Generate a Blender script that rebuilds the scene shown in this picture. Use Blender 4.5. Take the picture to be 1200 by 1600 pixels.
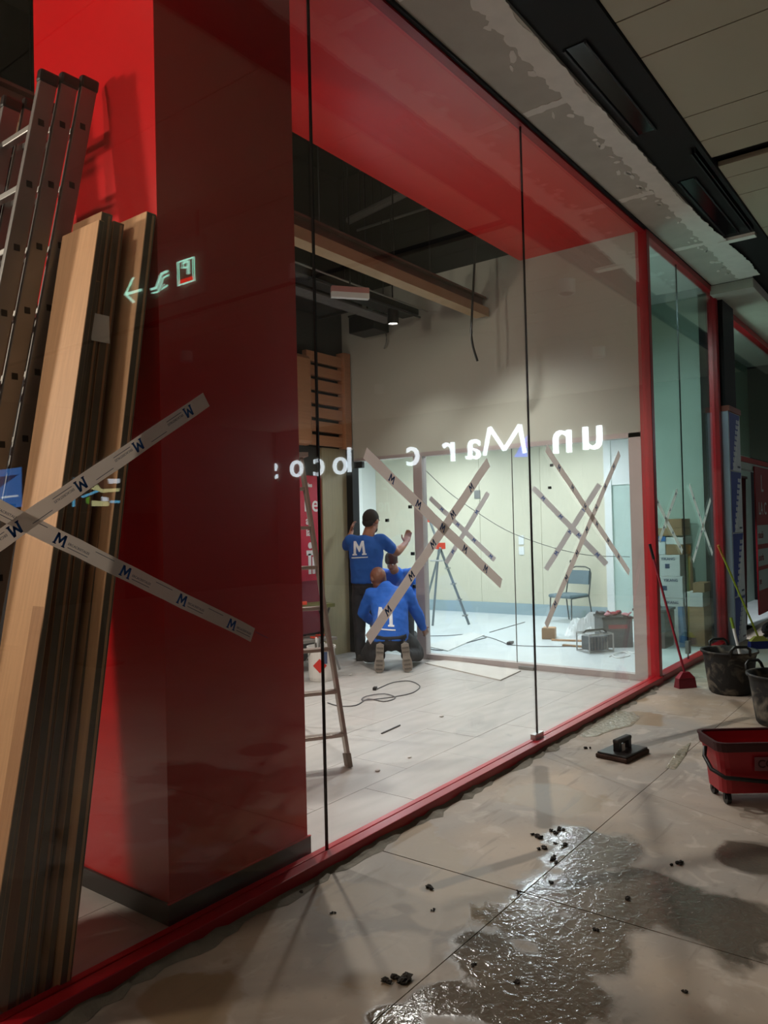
import bpy, bmesh, math, random
from mathutils import Vector, Matrix
from mathutils.bvhtree import BVHTree
random.seed(7)
for o in list(bpy.data.objects): bpy.data.objects.remove(o)
scn = bpy.context.scene
COL = scn.collection
V = Vector
PI = math.pi
R = math.radians

# ------------------------------------------------------------------ camera
F_PX = 1200.0                                  # focal length in pixels of a 1200x1600 frame
YAW, PITCH, ROLL = R(37.1), R(1.15), math.atan(0.024)
CAM = V((0, -2.5, 1.6))
_f0 = V((math.cos(YAW), math.sin(YAW), 0)); _r0 = V((math.sin(YAW), -math.cos(YAW), 0)); _z = V((0, 0, 1))
FW = math.cos(PITCH)*_f0 + math.sin(PITCH)*_z
_u0 = math.cos(PITCH)*_z - math.sin(PITCH)*_f0
RT = math.cos(ROLL)*_r0 - math.sin(ROLL)*_u0
UP = math.cos(ROLL)*_u0 + math.sin(ROLL)*_r0
cd = bpy.data.cameras.new('camera'); cam = bpy.data.objects.new('camera', cd); COL.objects.link(cam)
cd.sensor_fit = 'HORIZONTAL'; cd.sensor_width = 36; cd.lens = 36*F_PX/1200; cd.clip_start = .05; cd.clip_end = 200
m3 = Matrix((RT, UP, -FW)).transposed()
cam.matrix_world = Matrix.Translation(CAM) @ m3.to_4x4()
scn.camera = cam

# ------------------------------------------------------------------ world, exposure
w = bpy.data.worlds.new('world'); scn.world = w; w.use_nodes = True
w.node_tree.nodes['Background'].inputs[0].default_value = (.5, .5, .55, 1)
w.node_tree.nodes['Background'].inputs[1].default_value = 0.01
scn.view_settings.view_transform = 'Standard'; scn.view_settings.look = 'None'
scn.view_settings.gamma = 1; scn.view_settings.use_curve_mapping = False
scn.view_settings.exposure = 0.0
scn.cycles.transparent_max_bounces = 24

# lamp strengths (each lamp is built further down with its fixture)
E_WORK = 330       # strong lamp inside the shop, left of the pillar
E_SHOP = 66        # ceiling spots of the shop
E_FAR = 52         # light panels of the bright back room
E_MALL = 340        # unseen downlights added over the mall

# ------------------------------------------------------------------ pixel to place
def P(x, y, ax, v):
    """point of the photograph's ray through pixel (x, y) on the plane axis ax = v"""
    d = FW + (x-600)/F_PX*RT - (y-800)/F_PX*UP
    t = (v-CAM[ax])/d[ax]
    return CAM + d*t
def PX(x, y, v): return P(x, y, 0, v)
def PY(x, y, v): return P(x, y, 1, v)
def PZ(x, y, v=0): return P(x, y, 2, v)

# ------------------------------------------------------------------ materials
def lin(c):
    c = c/255
    return c/12.92 if c <= .04045 else ((c+.055)/1.055)**2.4
def hexc(h): return (lin(int(h[0:2], 16)), lin(int(h[2:4], 16)), lin(int(h[4:6], 16)), 1)
MATS = {}
def mat(name, col, rough=.5, metal=0, vary=.0, vscale=4, stretch=(1, 1, 1), bump=0, bscale=30, emit=0, spec=.5, trans=0):
    if name in MATS: return MATS[name]
    m = bpy.data.materials.new(name); m.use_nodes = True
    nt = m.node_tree; b = nt.nodes['Principled BSDF']
    c = hexc(col) if isinstance(col, str) else col
    b.inputs['Base Color'].default_value = c
    b.inputs['Roughness'].default_value = rough
    b.inputs['Metallic'].default_value = metal
    b.inputs['Specular IOR Level'].default_value = spec
    if emit:
        b.inputs['Emission Color'].default_value = c; b.inputs['Emission Strength'].default_value = emit
    if vary or bump:
        tc = nt.nodes.new('ShaderNodeTexCoord'); mp = nt.nodes.new('ShaderNodeMapping')
        mp.inputs['Scale'].default_value = stretch
        nt.links.new(tc.outputs['Object'], mp.inputs[0])
    if vary:
        n = nt.nodes.new('ShaderNodeTexNoise'); n.inputs['Scale'].default_value = vscale; n.inputs['Detail'].default_value = 5
        nt.links.new(mp.outputs[0], n.inputs['Vector'])
        r = nt.nodes.new('ShaderNodeMapRange'); r.inputs[1].default_value = .25; r.inputs[2].default_value = .75
        r.inputs[3].default_value = 1-vary; r.inputs[4].default_value = 1+vary
        nt.links.new(n.outputs[0], r.inputs[0])
        mx = nt.nodes.new('ShaderNodeVectorMath'); mx.operation = 'SCALE'; mx.inputs[0].default_value = c[:3]
        nt.links.new(r.outputs[0], mx.inputs['Scale']); nt.links.new(mx.outputs[0], b.inputs['Base Color'])
    if bump:
        n = nt.nodes.new('ShaderNodeTexNoise'); n.inputs['Scale'].default_value = bscale; n.inputs['Detail'].default_value = 4
        nt.links.new(mp.outputs[0], n.inputs['Vector'])
        bp = nt.nodes.new('ShaderNodeBump'); bp.inputs['Strength'].default_value = bump; bp.inputs['Distance'].default_value = .01
        nt.links.new(n.outputs[0], bp.inputs['Height']); nt.links.new(bp.outputs[0], b.inputs['Normal'])
    MATS[name] = m
    return m
def glass(name, tint, f0=.043):
    m = bpy.data.materials.new(name); m.use_nodes = True; nt = m.node_tree
    for n in list(nt.nodes): nt.nodes.remove(n)
    out = nt.nodes.new('ShaderNodeOutputMaterial'); mix = nt.nodes.new('ShaderNodeMixShader')
    tr = nt.nodes.new('ShaderNodeBsdfTransparent'); tr.inputs[0].default_value = tint
    gl = nt.nodes.new('ShaderNodeBsdfGlossy'); gl.inputs['Roughness'].default_value = 0.0; gl.inputs[0].default_value = (1, 1, 1, 1)
    lw = nt.nodes.new('ShaderNodeLayerWeight'); lw.inputs[0].default_value = .5
    pw = nt.nodes.new('ShaderNodeMath'); pw.operation = 'POWER'; pw.inputs[1].default_value = 5
    ma = nt.nodes.new('ShaderNodeMath'); ma.operation = 'MULTIPLY_ADD'; ma.inputs[1].default_value = 1-f0; ma.inputs[2].default_value = f0
    nt.links.new(lw.outputs['Facing'], pw.inputs[0]); nt.links.new(pw.outputs[0], ma.inputs[0])
    nt.links.new(ma.outputs[0], mix.inputs[0]); nt.links.new(tr.outputs[0], mix.inputs[1]); nt.links.new(gl.outputs[0], mix.inputs[2])
    nt.links.new(mix.outputs[0], out.inputs[0])
    return m
M_GLASS = glass('clear_glass', (.965, .975, .97, 1))
M_GREEN = glass('green_tinted_glass', (.80, .91, .87, 1))
M_RED = mat('red_panel', 'b81218', .3, vary=.03, vscale=2)
M_REDMET = mat('red_lacquered_metal', 'a81420', .35, vary=.08, vscale=9)
M_BLACK = mat('matt_black', '070708', .75, vary=.15, vscale=3)
M_BLACKPL = mat('black_plastic', '131313', .45)
M_VOID = mat('black_sprayed_ceiling', '121213', .8, vary=.3, vscale=2)
M_DARKMET = mat('dark_duct_metal', '26262a', .45, metal=.4, vary=.2, vscale=5)
M_ALU = mat('aluminium', 'b4b2ae', .35, metal=.85, vary=.06, vscale=8)
M_ALUDULL = mat('dull_aluminium', '8d8b88', .45, metal=.75, vary=.1, vscale=8)
M_FRAME = mat('satin_aluminium_frame', 'b8adab', .4, metal=.25, vary=.04)
M_GREYWALL = mat('grey_beige_wall_paint', 'bcbeb2', .8, vary=.03, vscale=1.5)
M_PLASTER = mat('plasterboard_grey', 'c4beb4', .9, vary=.07, vscale=5)
M_JOINTC = mat('white_joint_compound', 'efeae2', .85, vary=.05, vscale=8)
M_CEILP = mat('beige_ceiling_panel', 'b8b19a', .6, vary=.03, vscale=1)
M_WHITE = mat('white_paint', 'e6e8e6', .6, vary=.02)
M_GREENWALL = mat('pale_green_wall', 'a9bdb2', .75, vary=.03)
M_SKIRT = mat('blue_grey_skirting', '9fb2b8', .5)
M_DARKSKIRT = mat('dark_skirting', '262424', .35, vary=.1)
M_CREAM = mat('cream_wood_laminate', 'd6d0ba', .5, vary=.06, vscale=6, stretch=(1, 9, .5))
M_OLIVE = mat('olive_wood_laminate', '9c9070', .5, vary=.09, vscale=6, stretch=(9, 1, .5))
M_WOOD = mat('pale_board_wood', 'b98f68', .55, vary=.12, vscale=5, stretch=(3, 14, .6))
M_WOOD2 = mat('brown_board_wood', '9c7350', .55, vary=.14, vscale=5, stretch=(3, 14, .6))
M_MDF = mat('grey_brown_board_edge', '5e5244', .7, vary=.15, vscale=9)
M_SLAT = mat('orange_slat_wood', 'b07a56', .5, vary=.1, vscale=6, stretch=(.6, 3, 9))
M_CARTON = mat('brown_cardboard', '9a7a58', .8, vary=.06)
M_CARTONW = mat('white_cardboard', 'd4d6d4', .7, vary=.03)
M_TAPE = mat('printed_white_tape', 'ece9e6', .35, vary=.04, vscale=12)
def translucent(m, col, f):
    nt = m.node_tree; b = nt.nodes['Principled BSDF']; out = [n for n in nt.nodes if n.type == 'OUTPUT_MATERIAL'][0]
    t = nt.nodes.new('ShaderNodeBsdfTranslucent'); t.inputs[0].default_value = hexc(col)
    mx = nt.nodes.new('ShaderNodeMixShader'); mx.inputs[0].default_value = f
    nt.links.new(b.outputs[0], mx.inputs[1]); nt.links.new(t.outputs[0], mx.inputs[2]); nt.links.new(mx.outputs[0], out.inputs[0])
translucent(M_TAPE, 'f2ece8', .55)
M_BLUE = mat('blue_print', '14509c', .4)
M_NAVY = mat('dark_blue_print', '3a4a6c', .5)
M_ORANGE = mat('orange_red_plastic', 'd84a34', .45)
def patchy(name, c1, c2, sc, lo, hi, rough=.7):
    m = mat(name, c1, rough, bump=.3, bscale=25); nt = m.node_tree; b = nt.nodes['Principled BSDF']
    tc = nt.nodes.new('ShaderNodeTexCoord'); n = nt.nodes.new('ShaderNodeTexNoise'); n.inputs['Scale'].default_value = sc; n.inputs['Detail'].default_value = 7; n.inputs['Distortion'].default_value = .8
    nt.links.new(tc.outputs['Object'], n.inputs['Vector'])
    r = nt.nodes.new('ShaderNodeMapRange'); r.inputs[1].default_value = lo; r.inputs[2].default_value = hi; nt.links.new(n.outputs[0], r.inputs[0])
    mx = nt.nodes.new('ShaderNodeMix'); mx.data_type = 'RGBA'; mx.inputs[6].default_value = hexc(c1); mx.inputs[7].default_value = hexc(c2)
    nt.links.new(r.outputs[0], mx.inputs[0]); nt.links.new(mx.outputs[2], b.inputs['Base Color'])
    return m
M_TUB = patchy('mortar_caked_black_rubber', '1b1a19', '6e665a', 7, .5, .68)
M_MORTAR = mat('grey_mortar', '7d766a', .9, vary=.2, vscale=12, bump=.5, bscale=50)
M_CRUMB = mat('dark_mud', '2c251e', .9, vary=.3, vscale=30, bump=.6, bscale=60)
M_CABLE = mat('grey_cable', '57585a', .5)
M_PAPER = mat('white_paper', 'd8d6d2', .7)

# ------------------------------------------------------------------ mesh building
def wm(o):
    m = Matrix.Identity(4)
    while o is not None:
        m = o.matrix_basis @ m; o = o.parent
    return m
class MB:
    def __init__(s): s.v = []; s.f = []; s.m = []; s.cur = 0
    def add(s, vs, fs):
        n = len(s.v); s.v += [V(p) for p in vs]
        for f in fs: s.f.append([i+n for i in f]); s.m.append(s.cur)
        return s
    def box(s, x0, x1, y0, y1, z0, z1, M=None):
        vs = [V((x, y, z)) for x in (x0, x1) for y in (y0, y1) for z in (z0, z1)]
        if M is not None: vs = [M @ p for p in vs]
        return s.add(vs, [(0, 1, 3, 2), (4, 6, 7, 5), (0, 4, 5, 1), (2, 3, 7, 6), (0, 2, 6, 4), (1, 5, 7, 3)])
    def hexa(s, b, t):      # four bottom points, four top points
        return s.add(list(b)+list(t), [(3, 2, 1, 0), (4, 5, 6, 7)]+[(i, (i+1) % 4, (i+1) % 4+4, i+4) for i in range(4)])
    def prism(s, poly, d):  # polygon in space pushed by vector d
        n = len(poly); poly = [V(p) for p in poly]; d = V(d)
        return s.add(poly+[p+d for p in poly], [tuple(range(n))[::-1], tuple(range(n, 2*n))]+[(i, (i+1) % n, (i+1) % n+n, i+n) for i in range(n)])
    def tube(s, pts, r, n=8, ref=(0, 0, 1), cap=True, closed=False):
        pts = [V(p) for p in pts]; k = len(pts); vs = []; ref = V(ref)
        for i, p in enumerate(pts):
            a = pts[(i-1) % k] if (i > 0 or closed) else p
            b = pts[(i+1) % k] if (i < k-1 or closed) else p
            t = (b-a).normalized()
            sd = t.cross(ref)
            if sd.length < .05: sd = t.cross(V((0, 1, .01)) if abs(ref.y) < .5 else V((1, 0, .01)))
            sd.normalize(); up = sd.cross(t).normalized()
            rr = r[i] if isinstance(r, (list, tuple)) else r
            ra, rb = rr if isinstance(rr, (list, tuple)) else (rr, rr)
            for j in range(n):
                q = 2*PI*j/n
                vs.append(p+sd*(ra*math.cos(q))+up*(rb*math.sin(q)))
        fs = []
        for i in range(k if closed else k-1):
            for j in range(n):
                a, b = i*n+j, i*n+(j+1) % n; c, d = ((i+1) % k)*n+(j+1) % n, ((i+1) % k)*n+j
                fs.append((a, d, c, b))
        if cap and not closed:
            fs.append(tuple(range(n))); fs.append(tuple(range((k-1)*n, k*n))[::-1])
        return s.add(vs, fs)
    def lathe(s, prof, c=(0, 0, 0), n=24, sx=1, sy=1):
        c = V(c); vs = []; k = len(prof)
        for r, z in prof:
            for j in range(n):
                q = 2*PI*j/n; vs.append(c+V((r*sx*math.cos(q), r*sy*math.sin(q), z)))
        fs = [(i*n+j, i*n+(j+1) % n, (i+1)*n+(j+1) % n, (i+1)*n+j) for i in range(k-1) for j in range(n)]
        if prof[0][0] > 1e-6: fs.append(tuple(range(n))[::-1])
        if prof[-1][0] > 1e-6: fs.append(tuple(range((k-1)*n, k*n)))
        return s.add(vs, fs)
    def ball(s, c, r, n=12, M=None, sc=(1, 1, 1)):
        bm = bmesh.new(); bmesh.ops.create_uvsphere(bm, u_segments=n, v_segments=max(6, n*2//3), radius=1)
        vs = [V((v.co.x*r*sc[0], v.co.y*r*sc[1], v.co.z*r*sc[2])) for v in bm.verts]
        if M is not None: vs = [M @ p for p in vs]
        fs = [tuple(v.index for v in f.verts) for f in bm.faces]; bm.free()
        return s.add([V(c)+p for p in vs], fs)
    def build(s, name, material, parent=None, smooth=False, bevel=0, world=True, origin=True, fix=True):
        vs = s.v; loc = V((0, 0, 0))
        if parent is not None:
            if world:
                inv = wm(parent).inverted(); vs = [inv @ p for p in vs]
        elif origin:
            xs = [p.x for p in vs]; ys = [p.y for p in vs]; zs = [p.z for p in vs]
            loc = V(((min(xs)+max(xs))/2, (min(ys)+max(ys))/2, min(zs))); vs = [p-loc for p in vs]
        me = bpy.data.meshes.new(name); me.from_pydata(vs, [], s.f)
        mats = material if isinstance(material, (list, tuple)) else [material]
        for mm in mats: me.materials.append(mm)
        if len(mats) > 1:
            for p, i in zip(me.polygons, s.m): p.material_index = i
        if fix:
            bm = bmesh.new(); bm.from_mesh(me); bmesh.ops.recalc_face_normals(bm, faces=bm.faces); bm.to_mesh(me); bm.free()
        if smooth:
            for p in me.polygons: p.use_smooth = True
        o = bpy.data.objects.new(name, me); COL.objects.link(o); o.location = loc
        if parent is not None: o.parent = parent; o.location = (0, 0, 0)
        if bevel:
            b = o.modifiers.new('bevel', 'BEVEL'); b.width = bevel; b.segments = 2; b.limit_method = 'ANGLE'
        return o
def tag(o, label=None, cat=None, group=None, kind=None):
    if label: o['label'] = label
    if cat: o['category'] = cat
    if group: o['group'] = group
    if kind: o['kind'] = kind
    return o
def thing(name, loc=(0, 0, 0), rz=0, label=None, cat=None, group=None, kind=None):
    o = bpy.data.objects.new(name, None); COL.objects.link(o)
    o.location = loc; o.rotation_euler = (0, 0, rz); o.empty_display_size = .1
    return tag(o, label, cat, group, kind)
def struct(o, label, cat=None):
    o['kind'] = 'structure'; o['label'] = label
    if cat: o['category'] = cat
    return o
def boxo(name, m, x0, x1, y0, y1, z0, z1, parent=None, bevel=0, world=True):
    return MB().box(x0, x1, y0, y1, z0, z1).build(name, m, parent, bevel=bevel, world=world)
def copy_tree(o, parent=None):
    c = o.copy(); COL.objects.link(c); c.parent = parent
    for ch in list(o.children): copy_tree(ch, c)
    return c
def share(name, o, loc, parent):
    c = o.copy(); c.name = name; COL.objects.link(c); c.parent = parent; c.location = loc
    return c
_TXT = {}
def text_mesh(s, size, ext=.001, bold=0, align='LEFT'):
    key = (s, size, ext, bold, align)
    if key in _TXT: return _TXT[key]
    cu = bpy.data.curves.new('lettering', 'FONT'); cu.body = s; cu.size = size; cu.extrude = ext; cu.offset = bold
    cu.align_x = align; cu.resolution_u = 3
    o = bpy.data.objects.new('lettering', cu); COL.objects.link(o)
    bpy.context.view_layer.update()
    me = bpy.data.meshes.new_from_object(o.evaluated_get(bpy.context.evaluated_depsgraph_get()))
    bpy.data.objects.remove(o); bpy.data.curves.remove(cu)
    _TXT[key] = me
    return me
def text_obj(name, s, size, m, parent, org, u, v, ext=.001, bold=0, align='LEFT', mirror=False):
    """lettering with its origin at org, reading along u with v upward (world vectors)"""
    me = text_mesh(s, size, ext, bold, align).copy(); me.materials.clear(); me.materials.append(m)
    u = V(u).normalized(); v = V(v).normalized(); n = u.cross(v)
    M = Matrix((u, v, n)).transposed().to_4x4(); M = Matrix.Translation(V(org)) @ M
    if parent is not None: M = wm(parent).inverted() @ M
    me.transform(M)
    o = bpy.data.objects.new(name, me); COL.objects.link(o)
    if parent is not None: o.parent = parent
    return o
def spot(name, loc, target, energy, size=R(110), blend=.6, col=(1, .9, .78), rad=.06, parent=None):
    l = bpy.data.lights.new(name, 'SPOT'); l.energy = energy; l.spot_size = size; l.spot_blend = blend; l.color = col; l.shadow_soft_size = rad
    o = bpy.data.objects.new(name, l); COL.objects.link(o)
    d = V(target)-V(loc); q = d.to_track_quat('-Z', 'Y')
    M = Matrix.Translation(V(loc)) @ q.to_matrix().to_4x4()
    if parent is not None: o.parent = parent; M = wm(parent).inverted() @ M
    o.matrix_basis = M
    return o
def area(name, loc, sx, sy, energy, col=(1, 1, 1), parent=None):
    l = bpy.data.lights.new(name, 'AREA'); l.shape = 'RECTANGLE'; l.size = sx; l.size_y = sy; l.energy = energy; l.color = col
    o = bpy.data.objects.new(name, l); COL.objects.link(o)
    M = Matrix.Translation(V(loc))
    if parent is not None: o.parent = parent; M = wm(parent).inverted() @ M
    o.matrix_basis = M
    return o
# ------------------------------------------------------------------ floor materials
def floor_mall_mat():
    m = bpy.data.materials.new('mall_floor_tile_with_mortar_film'); m.use_nodes = True; nt = m.node_tree; L = nt.links.new
    b = nt.nodes['Principled BSDF']; N = nt.nodes.new
    geo = N('ShaderNodeNewGeometry')
    def noise(sc, det=5, dist=0, vec=None):
        n = N('ShaderNodeTexNoise'); n.inputs['Scale'].default_value = sc; n.inputs['Detail'].default_value = det; n.inputs['Distortion'].default_value = dist
        L(vec or geo.outputs['Position'], n.inputs['Vector']); return n.outputs[0]
    def math_(op, a, c, d=None):
        n = N('ShaderNodeMath'); n.operation = op
        for i, x in enumerate((a, c, d)):
            if x is None: continue
            if isinstance(x, (int, float)): n.inputs[i].default_value = x
            else: L(x, n.inputs[i])
        return n.outputs[0]
    def ramp(x, a, c, lo=0., hi=1.):
        n = N('ShaderNodeMapRange'); n.inputs[1].default_value = a; n.inputs[2].default_value = c; n.inputs[3].default_value = lo; n.inputs[4].default_value = hi
        L(x, n.inputs[0]); return n.outputs[0]
    def mixc(f, a, c):
        n = N('ShaderNodeMix'); n.data_type = 'RGBA'
        if isinstance(f, (int, float)): n.inputs[0].default_value = f
        else: L(f, n.inputs[0])
        for i, x in ((6, a), (7, c)):
            if isinstance(x, tuple): n.inputs[i].default_value = x
            else: L(x, n.inputs[i])
        return n.outputs[2]
    def patches(spots):                            # irregular pools: nearest of several round spots, edge broken by noise
        cur = None
        for x, y, r in spots:
            p = PZ(x, y)
            d = N('ShaderNodeVectorMath'); d.operation = 'DISTANCE'; L(geo.outputs['Position'], d.inputs[0]); d.inputs[1].default_value = (p.x, p.y, 0)
            q = math_('DIVIDE', d.outputs['Value'], r)
            cur = q if cur is None else math_('SMOOTH_MIN', cur, q, .25)
        return cur
    edge = noise(3.2, 6, .6)
    wetd = patches([(930, 1330, .30), (1010, 1400, .34), (870, 1400, .26), (1130, 1440, .30), (1180, 1340, .2), (780, 1500, .22), (850, 1560, .25), (690, 1560, .14), (620, 1600, .12), (900, 1480, .25), (840, 1440, .24), (940, 1430, .26)])
    wet = ramp(math_('ADD', wetd, math_('MULTIPLY', edge, 1.7)), 1.58, 1.84, 1, 0)
    damp_d = patches([(870, 1250, .34), (560, 1400, .24), (1000, 1120, .26), (980, 1090, .2), (660, 1330, .2), (300, 1560, .2), (640, 1290, .2), (720, 1400, .3), (590, 1500, .25)])
    damp = ramp(math_('ADD', damp_d, math_('MULTIPLY', noise(2.3, 6, .9), 1.7)), 1.62, 1.76, 1, 0)
    cloud = noise(1.1, 6, .4); fine = noise(26, 5)
    base = mixc(ramp(cloud, .35, .65), hexc('b8a48f'), hexc('9a938c'))
    base = mixc(ramp(noise(4.0, 7, 1.6), .56, .66, 0, .55), base, hexc('c6b9ad'))
    base = mixc(math_('MULTIPLY', damp, .75), base, hexc('8f7654'))
    base = mixc(math_('MULTIPLY', wet, .8), base, hexc('3e3830'))
    base = mixc(ramp(fine, .6, .8, 0, .3), base, hexc('6d655b'))
    st = N('ShaderNodeMapping'); st.inputs['Rotation'].default_value = (0, 0, .5); st.inputs['Scale'].default_value = (1.2, 9, 1); L(geo.outputs['Position'], st.inputs[0])
    base = mixc(ramp(noise(1.6, 5, .5, st.outputs[0]), .6, .68, 0, .35), base, hexc('6b6256'))
    def vm(op, a, c):
        n = N('ShaderNodeVectorMath'); n.operation = op
        for k, x in enumerate((a, c)):
            if x is None: continue
            if isinstance(x, (tuple, Vector)): n.inputs[k].default_value = tuple(x)
            else: L(x, n.inputs[k])
        return n
    def stroke(p, q, wd):                          # distance to a straight dark streak, in widths
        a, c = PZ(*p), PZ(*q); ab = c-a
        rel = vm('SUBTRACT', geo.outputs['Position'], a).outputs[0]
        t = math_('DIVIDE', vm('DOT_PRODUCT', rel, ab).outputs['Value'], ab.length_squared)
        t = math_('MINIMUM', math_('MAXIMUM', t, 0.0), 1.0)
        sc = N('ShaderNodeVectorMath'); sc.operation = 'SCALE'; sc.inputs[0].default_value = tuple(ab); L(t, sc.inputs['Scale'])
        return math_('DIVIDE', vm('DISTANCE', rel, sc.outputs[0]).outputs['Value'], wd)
    dark_streak = math_('MINIMUM', stroke((668, 1388), (880, 1322), .035), stroke((1000, 1166), (1165, 1122), .04))
    dark_streak = math_('MINIMUM', dark_streak, stroke((845, 1200), (852, 1290), .05))
    dark_streak = ramp(math_('ADD', dark_streak, math_('MULTIPLY', noise(9, 4), .6)), 1.0, 1.5, .6, 0)
    base = mixc(dark_streak, base, hexc('4e473e'))
    base = mixc(ramp(noise(.9, 7, 1.2), .5, .72, 0, .5), base, hexc('7a6a58'))
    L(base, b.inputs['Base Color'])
    ro = math_('SUBTRACT', .62, math_('MULTIPLY', wet, .52))
    ro = math_('SUBTRACT', ro, math_('MULTIPLY', damp, .18))
    L(math_('MAXIMUM', ro, .08), b.inputs['Roughness'])
    bp = N('ShaderNodeBump'); bp.inputs['Strength'].default_value = .22; bp.inputs['Distance'].default_value = .01
    rip = ramp(noise(26, 3, .8), .4, .7)
    hgt = math_('ADD', math_('MULTIPLY', math_('MULTIPLY', rip, wet), .5), math_('MULTIPLY', noise(60, 3), .12))
    L(hgt, bp.inputs['Height']); L(bp.outputs[0], b.inputs['Normal'])
    return m
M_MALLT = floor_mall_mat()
M_GROUT = mat('dark_grout', '4d463e', .9, vary=.2, vscale=9)
M_SHOPT = mat('grey_stone_look_tile', 'aeaaa6', .45, vary=.12, vscale=2.4, stretch=(1, 4, 1), bump=.06, bscale=20)
M_SHOPG = mat('pale_grout', 'b6b3af', .8)
M_FARF = mat('dusty_pale_floor', 'ccd4d6', .4, vary=.06, vscale=2)
M_DUST = mat('white_dust', 'c9c6c2', .9, vary=.1)

ZT = 4.52        # top of the glazing and underside of the red soffit
XP = 7.7         # plane of the side wall and glass partition
YB = 3.95        # back wall of the shop
ZC = 4.54        # mall ceiling

# ------------------------------------------------------------------ floors
fl = struct(boxo('floor', M_SHOPG, -3.5, XP+.1, .05, YB+.1, -.08, -.002), 'dusty grey tiled floor of the shop under renovation')
tile0 = None
ox = -3.5
row = 0; y = .05
while y < YB:
    x = -3.5-(.45 if row % 2 else 0)
    while x < XP:
        x0, x1 = max(x, -3.5), min(x+.9, XP); y1 = min(y+.45, YB)
        if x1-x0 > .05 and y1-y > .05:
            if x1-x0 > .899 and y1-y > .449:
                if tile0 is None:
                    tile0 = boxo('floor_tile', M_SHOPT, x0+.0015, x1-.0015, y+.0015, y1-.0015, -.006, 0, fl)
                    t_off = (x0, y)
                else:
                    share('floor_tile', tile0, (x0-t_off[0], y-t_off[1], random.uniform(-.0006, .0006)), fl)
            else:
                boxo('floor_tile', M_SHOPT, x0+.0015, x1-.0015, y+.0015, y1-.0015, -.006, 0, fl)
        x += .9
    y += .45; row += 1
struct(boxo('floor_back_room', M_FARF, XP+.1, 12.5, .05, 7, -.08, 0), 'pale dusty floor of the brightly lit room behind the glass partition')
fm = struct(boxo('floor_mall', M_GROUT, -4, 17, -14, .05, -.08, -.008), 'large beige floor tiles of the mall, wet and smeared with mortar')
ys = [.05, -.92, -2.12, -3.32, -4.52, -5.72, -6.92, -8.12, -9.32, -10.52, -11.72, -14]
def jx(x, y):                                   # one joint runs skew, as laid
    return x+(.4*(y+.36)-0.0 if abs(x-4.78) < .01 and y > -2.2 else 0)
xs = [-4, -2.2, -.47, 1.28, 3.03, 4.78, 6.5, 8.2, 9.95, 11.7, 13.4, 15.2, 17]
for i in range(len(xs)-1):
    for j in range(len(ys)-1):
        if xs[i] < -2 and ys[j] < -6: pass
        g = .0022
        a, c = ys[j]-g, ys[j+1]+g
        b = [(jx(xs[i], c)+g, c), (jx(xs[i+1], c)-g, c), (jx(xs[i+1], a)-g, a), (jx(xs[i], a)+g, a)]
        z = random.uniform(-.0008, .0008)
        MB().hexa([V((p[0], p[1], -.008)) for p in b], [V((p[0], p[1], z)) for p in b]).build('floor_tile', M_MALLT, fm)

# ------------------------------------------------------------------ shop shell
struct(boxo('wall_back', mat('dark_upper_wall', '3a3836', .8, vary=.1), -3.5, XP, YB, YB+.15, 0, 6.2), 'back wall of the shop, dark above')
ws = thing('wall_side', (XP, 0, 2.5), kind='structure', label='grey beige side wall above the glass partition')
MB().box(XP, XP+.15, .06, YB+.15, 2.5, 4.62).build('wall_panel', M_GREYWALL, ws)
MB().box(XP+.02, XP+.15, .06, YB+.15, 4.62, 6.2).build('upper_wall', M_VOID, ws)
struct(boxo('wall_left', mat('shop_end_wall', 'b4aea4', .8, vary=.04), -3.65, -3.5, .05, YB+.15, 0, 6.2), 'far left end wall of the shop')
struct(boxo('ceiling', M_VOID, -3.65, XP+.15, 1.3, YB+.15, 6.2, 6.35), 'black sprayed ceiling void above the shop')
so = thing('ceiling_soffit', (3, .7, ZT), kind='structure', label='glossy red soffit running along the top of the shop glazing')
MB().box(-3.5, XP, .03, 1.35, ZT, ZT+.1).build('soffit_panel', mat('lit_red_soffit', 'e21a1e', .3, vary=.03, vscale=2), so)  # pillar red made lighter in colour, in place of light bounced up here
MB().box(-3.5, XP, 1.33, 1.35, ZT+.1, 6.2).build('upstand', M_VOID, so)
# red pillar
CX0, CX1, CY0, CY1 = 1.975, 2.80, .14, 1.09
pil = thing('wall_pillar', ((CX0+CX1)/2, (CY0+CY1)/2, 0), kind='structure', label='square red clad pillar standing behind the left glass pane')
MB().box(CX0, CX1, CY0, CY1, 0, ZT).build('cladding', M_RED, pil)
sk = MB()
sk.box(CX0-.012, CX1+.012, CY0-.012, CY0, 0, .085).box(CX0-.012, CX0, CY0, CY1, 0, .085).box(CX1, CX1+.012, CY0, CY1, 0, .085)
sk.build('skirting', M_DARKSKIRT, pil)
boxo('skirting_cap', M_REDMET, CX0-.013, CX1+.013, CY0-.014, CY0-.001, .085, .089, pil)

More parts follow.
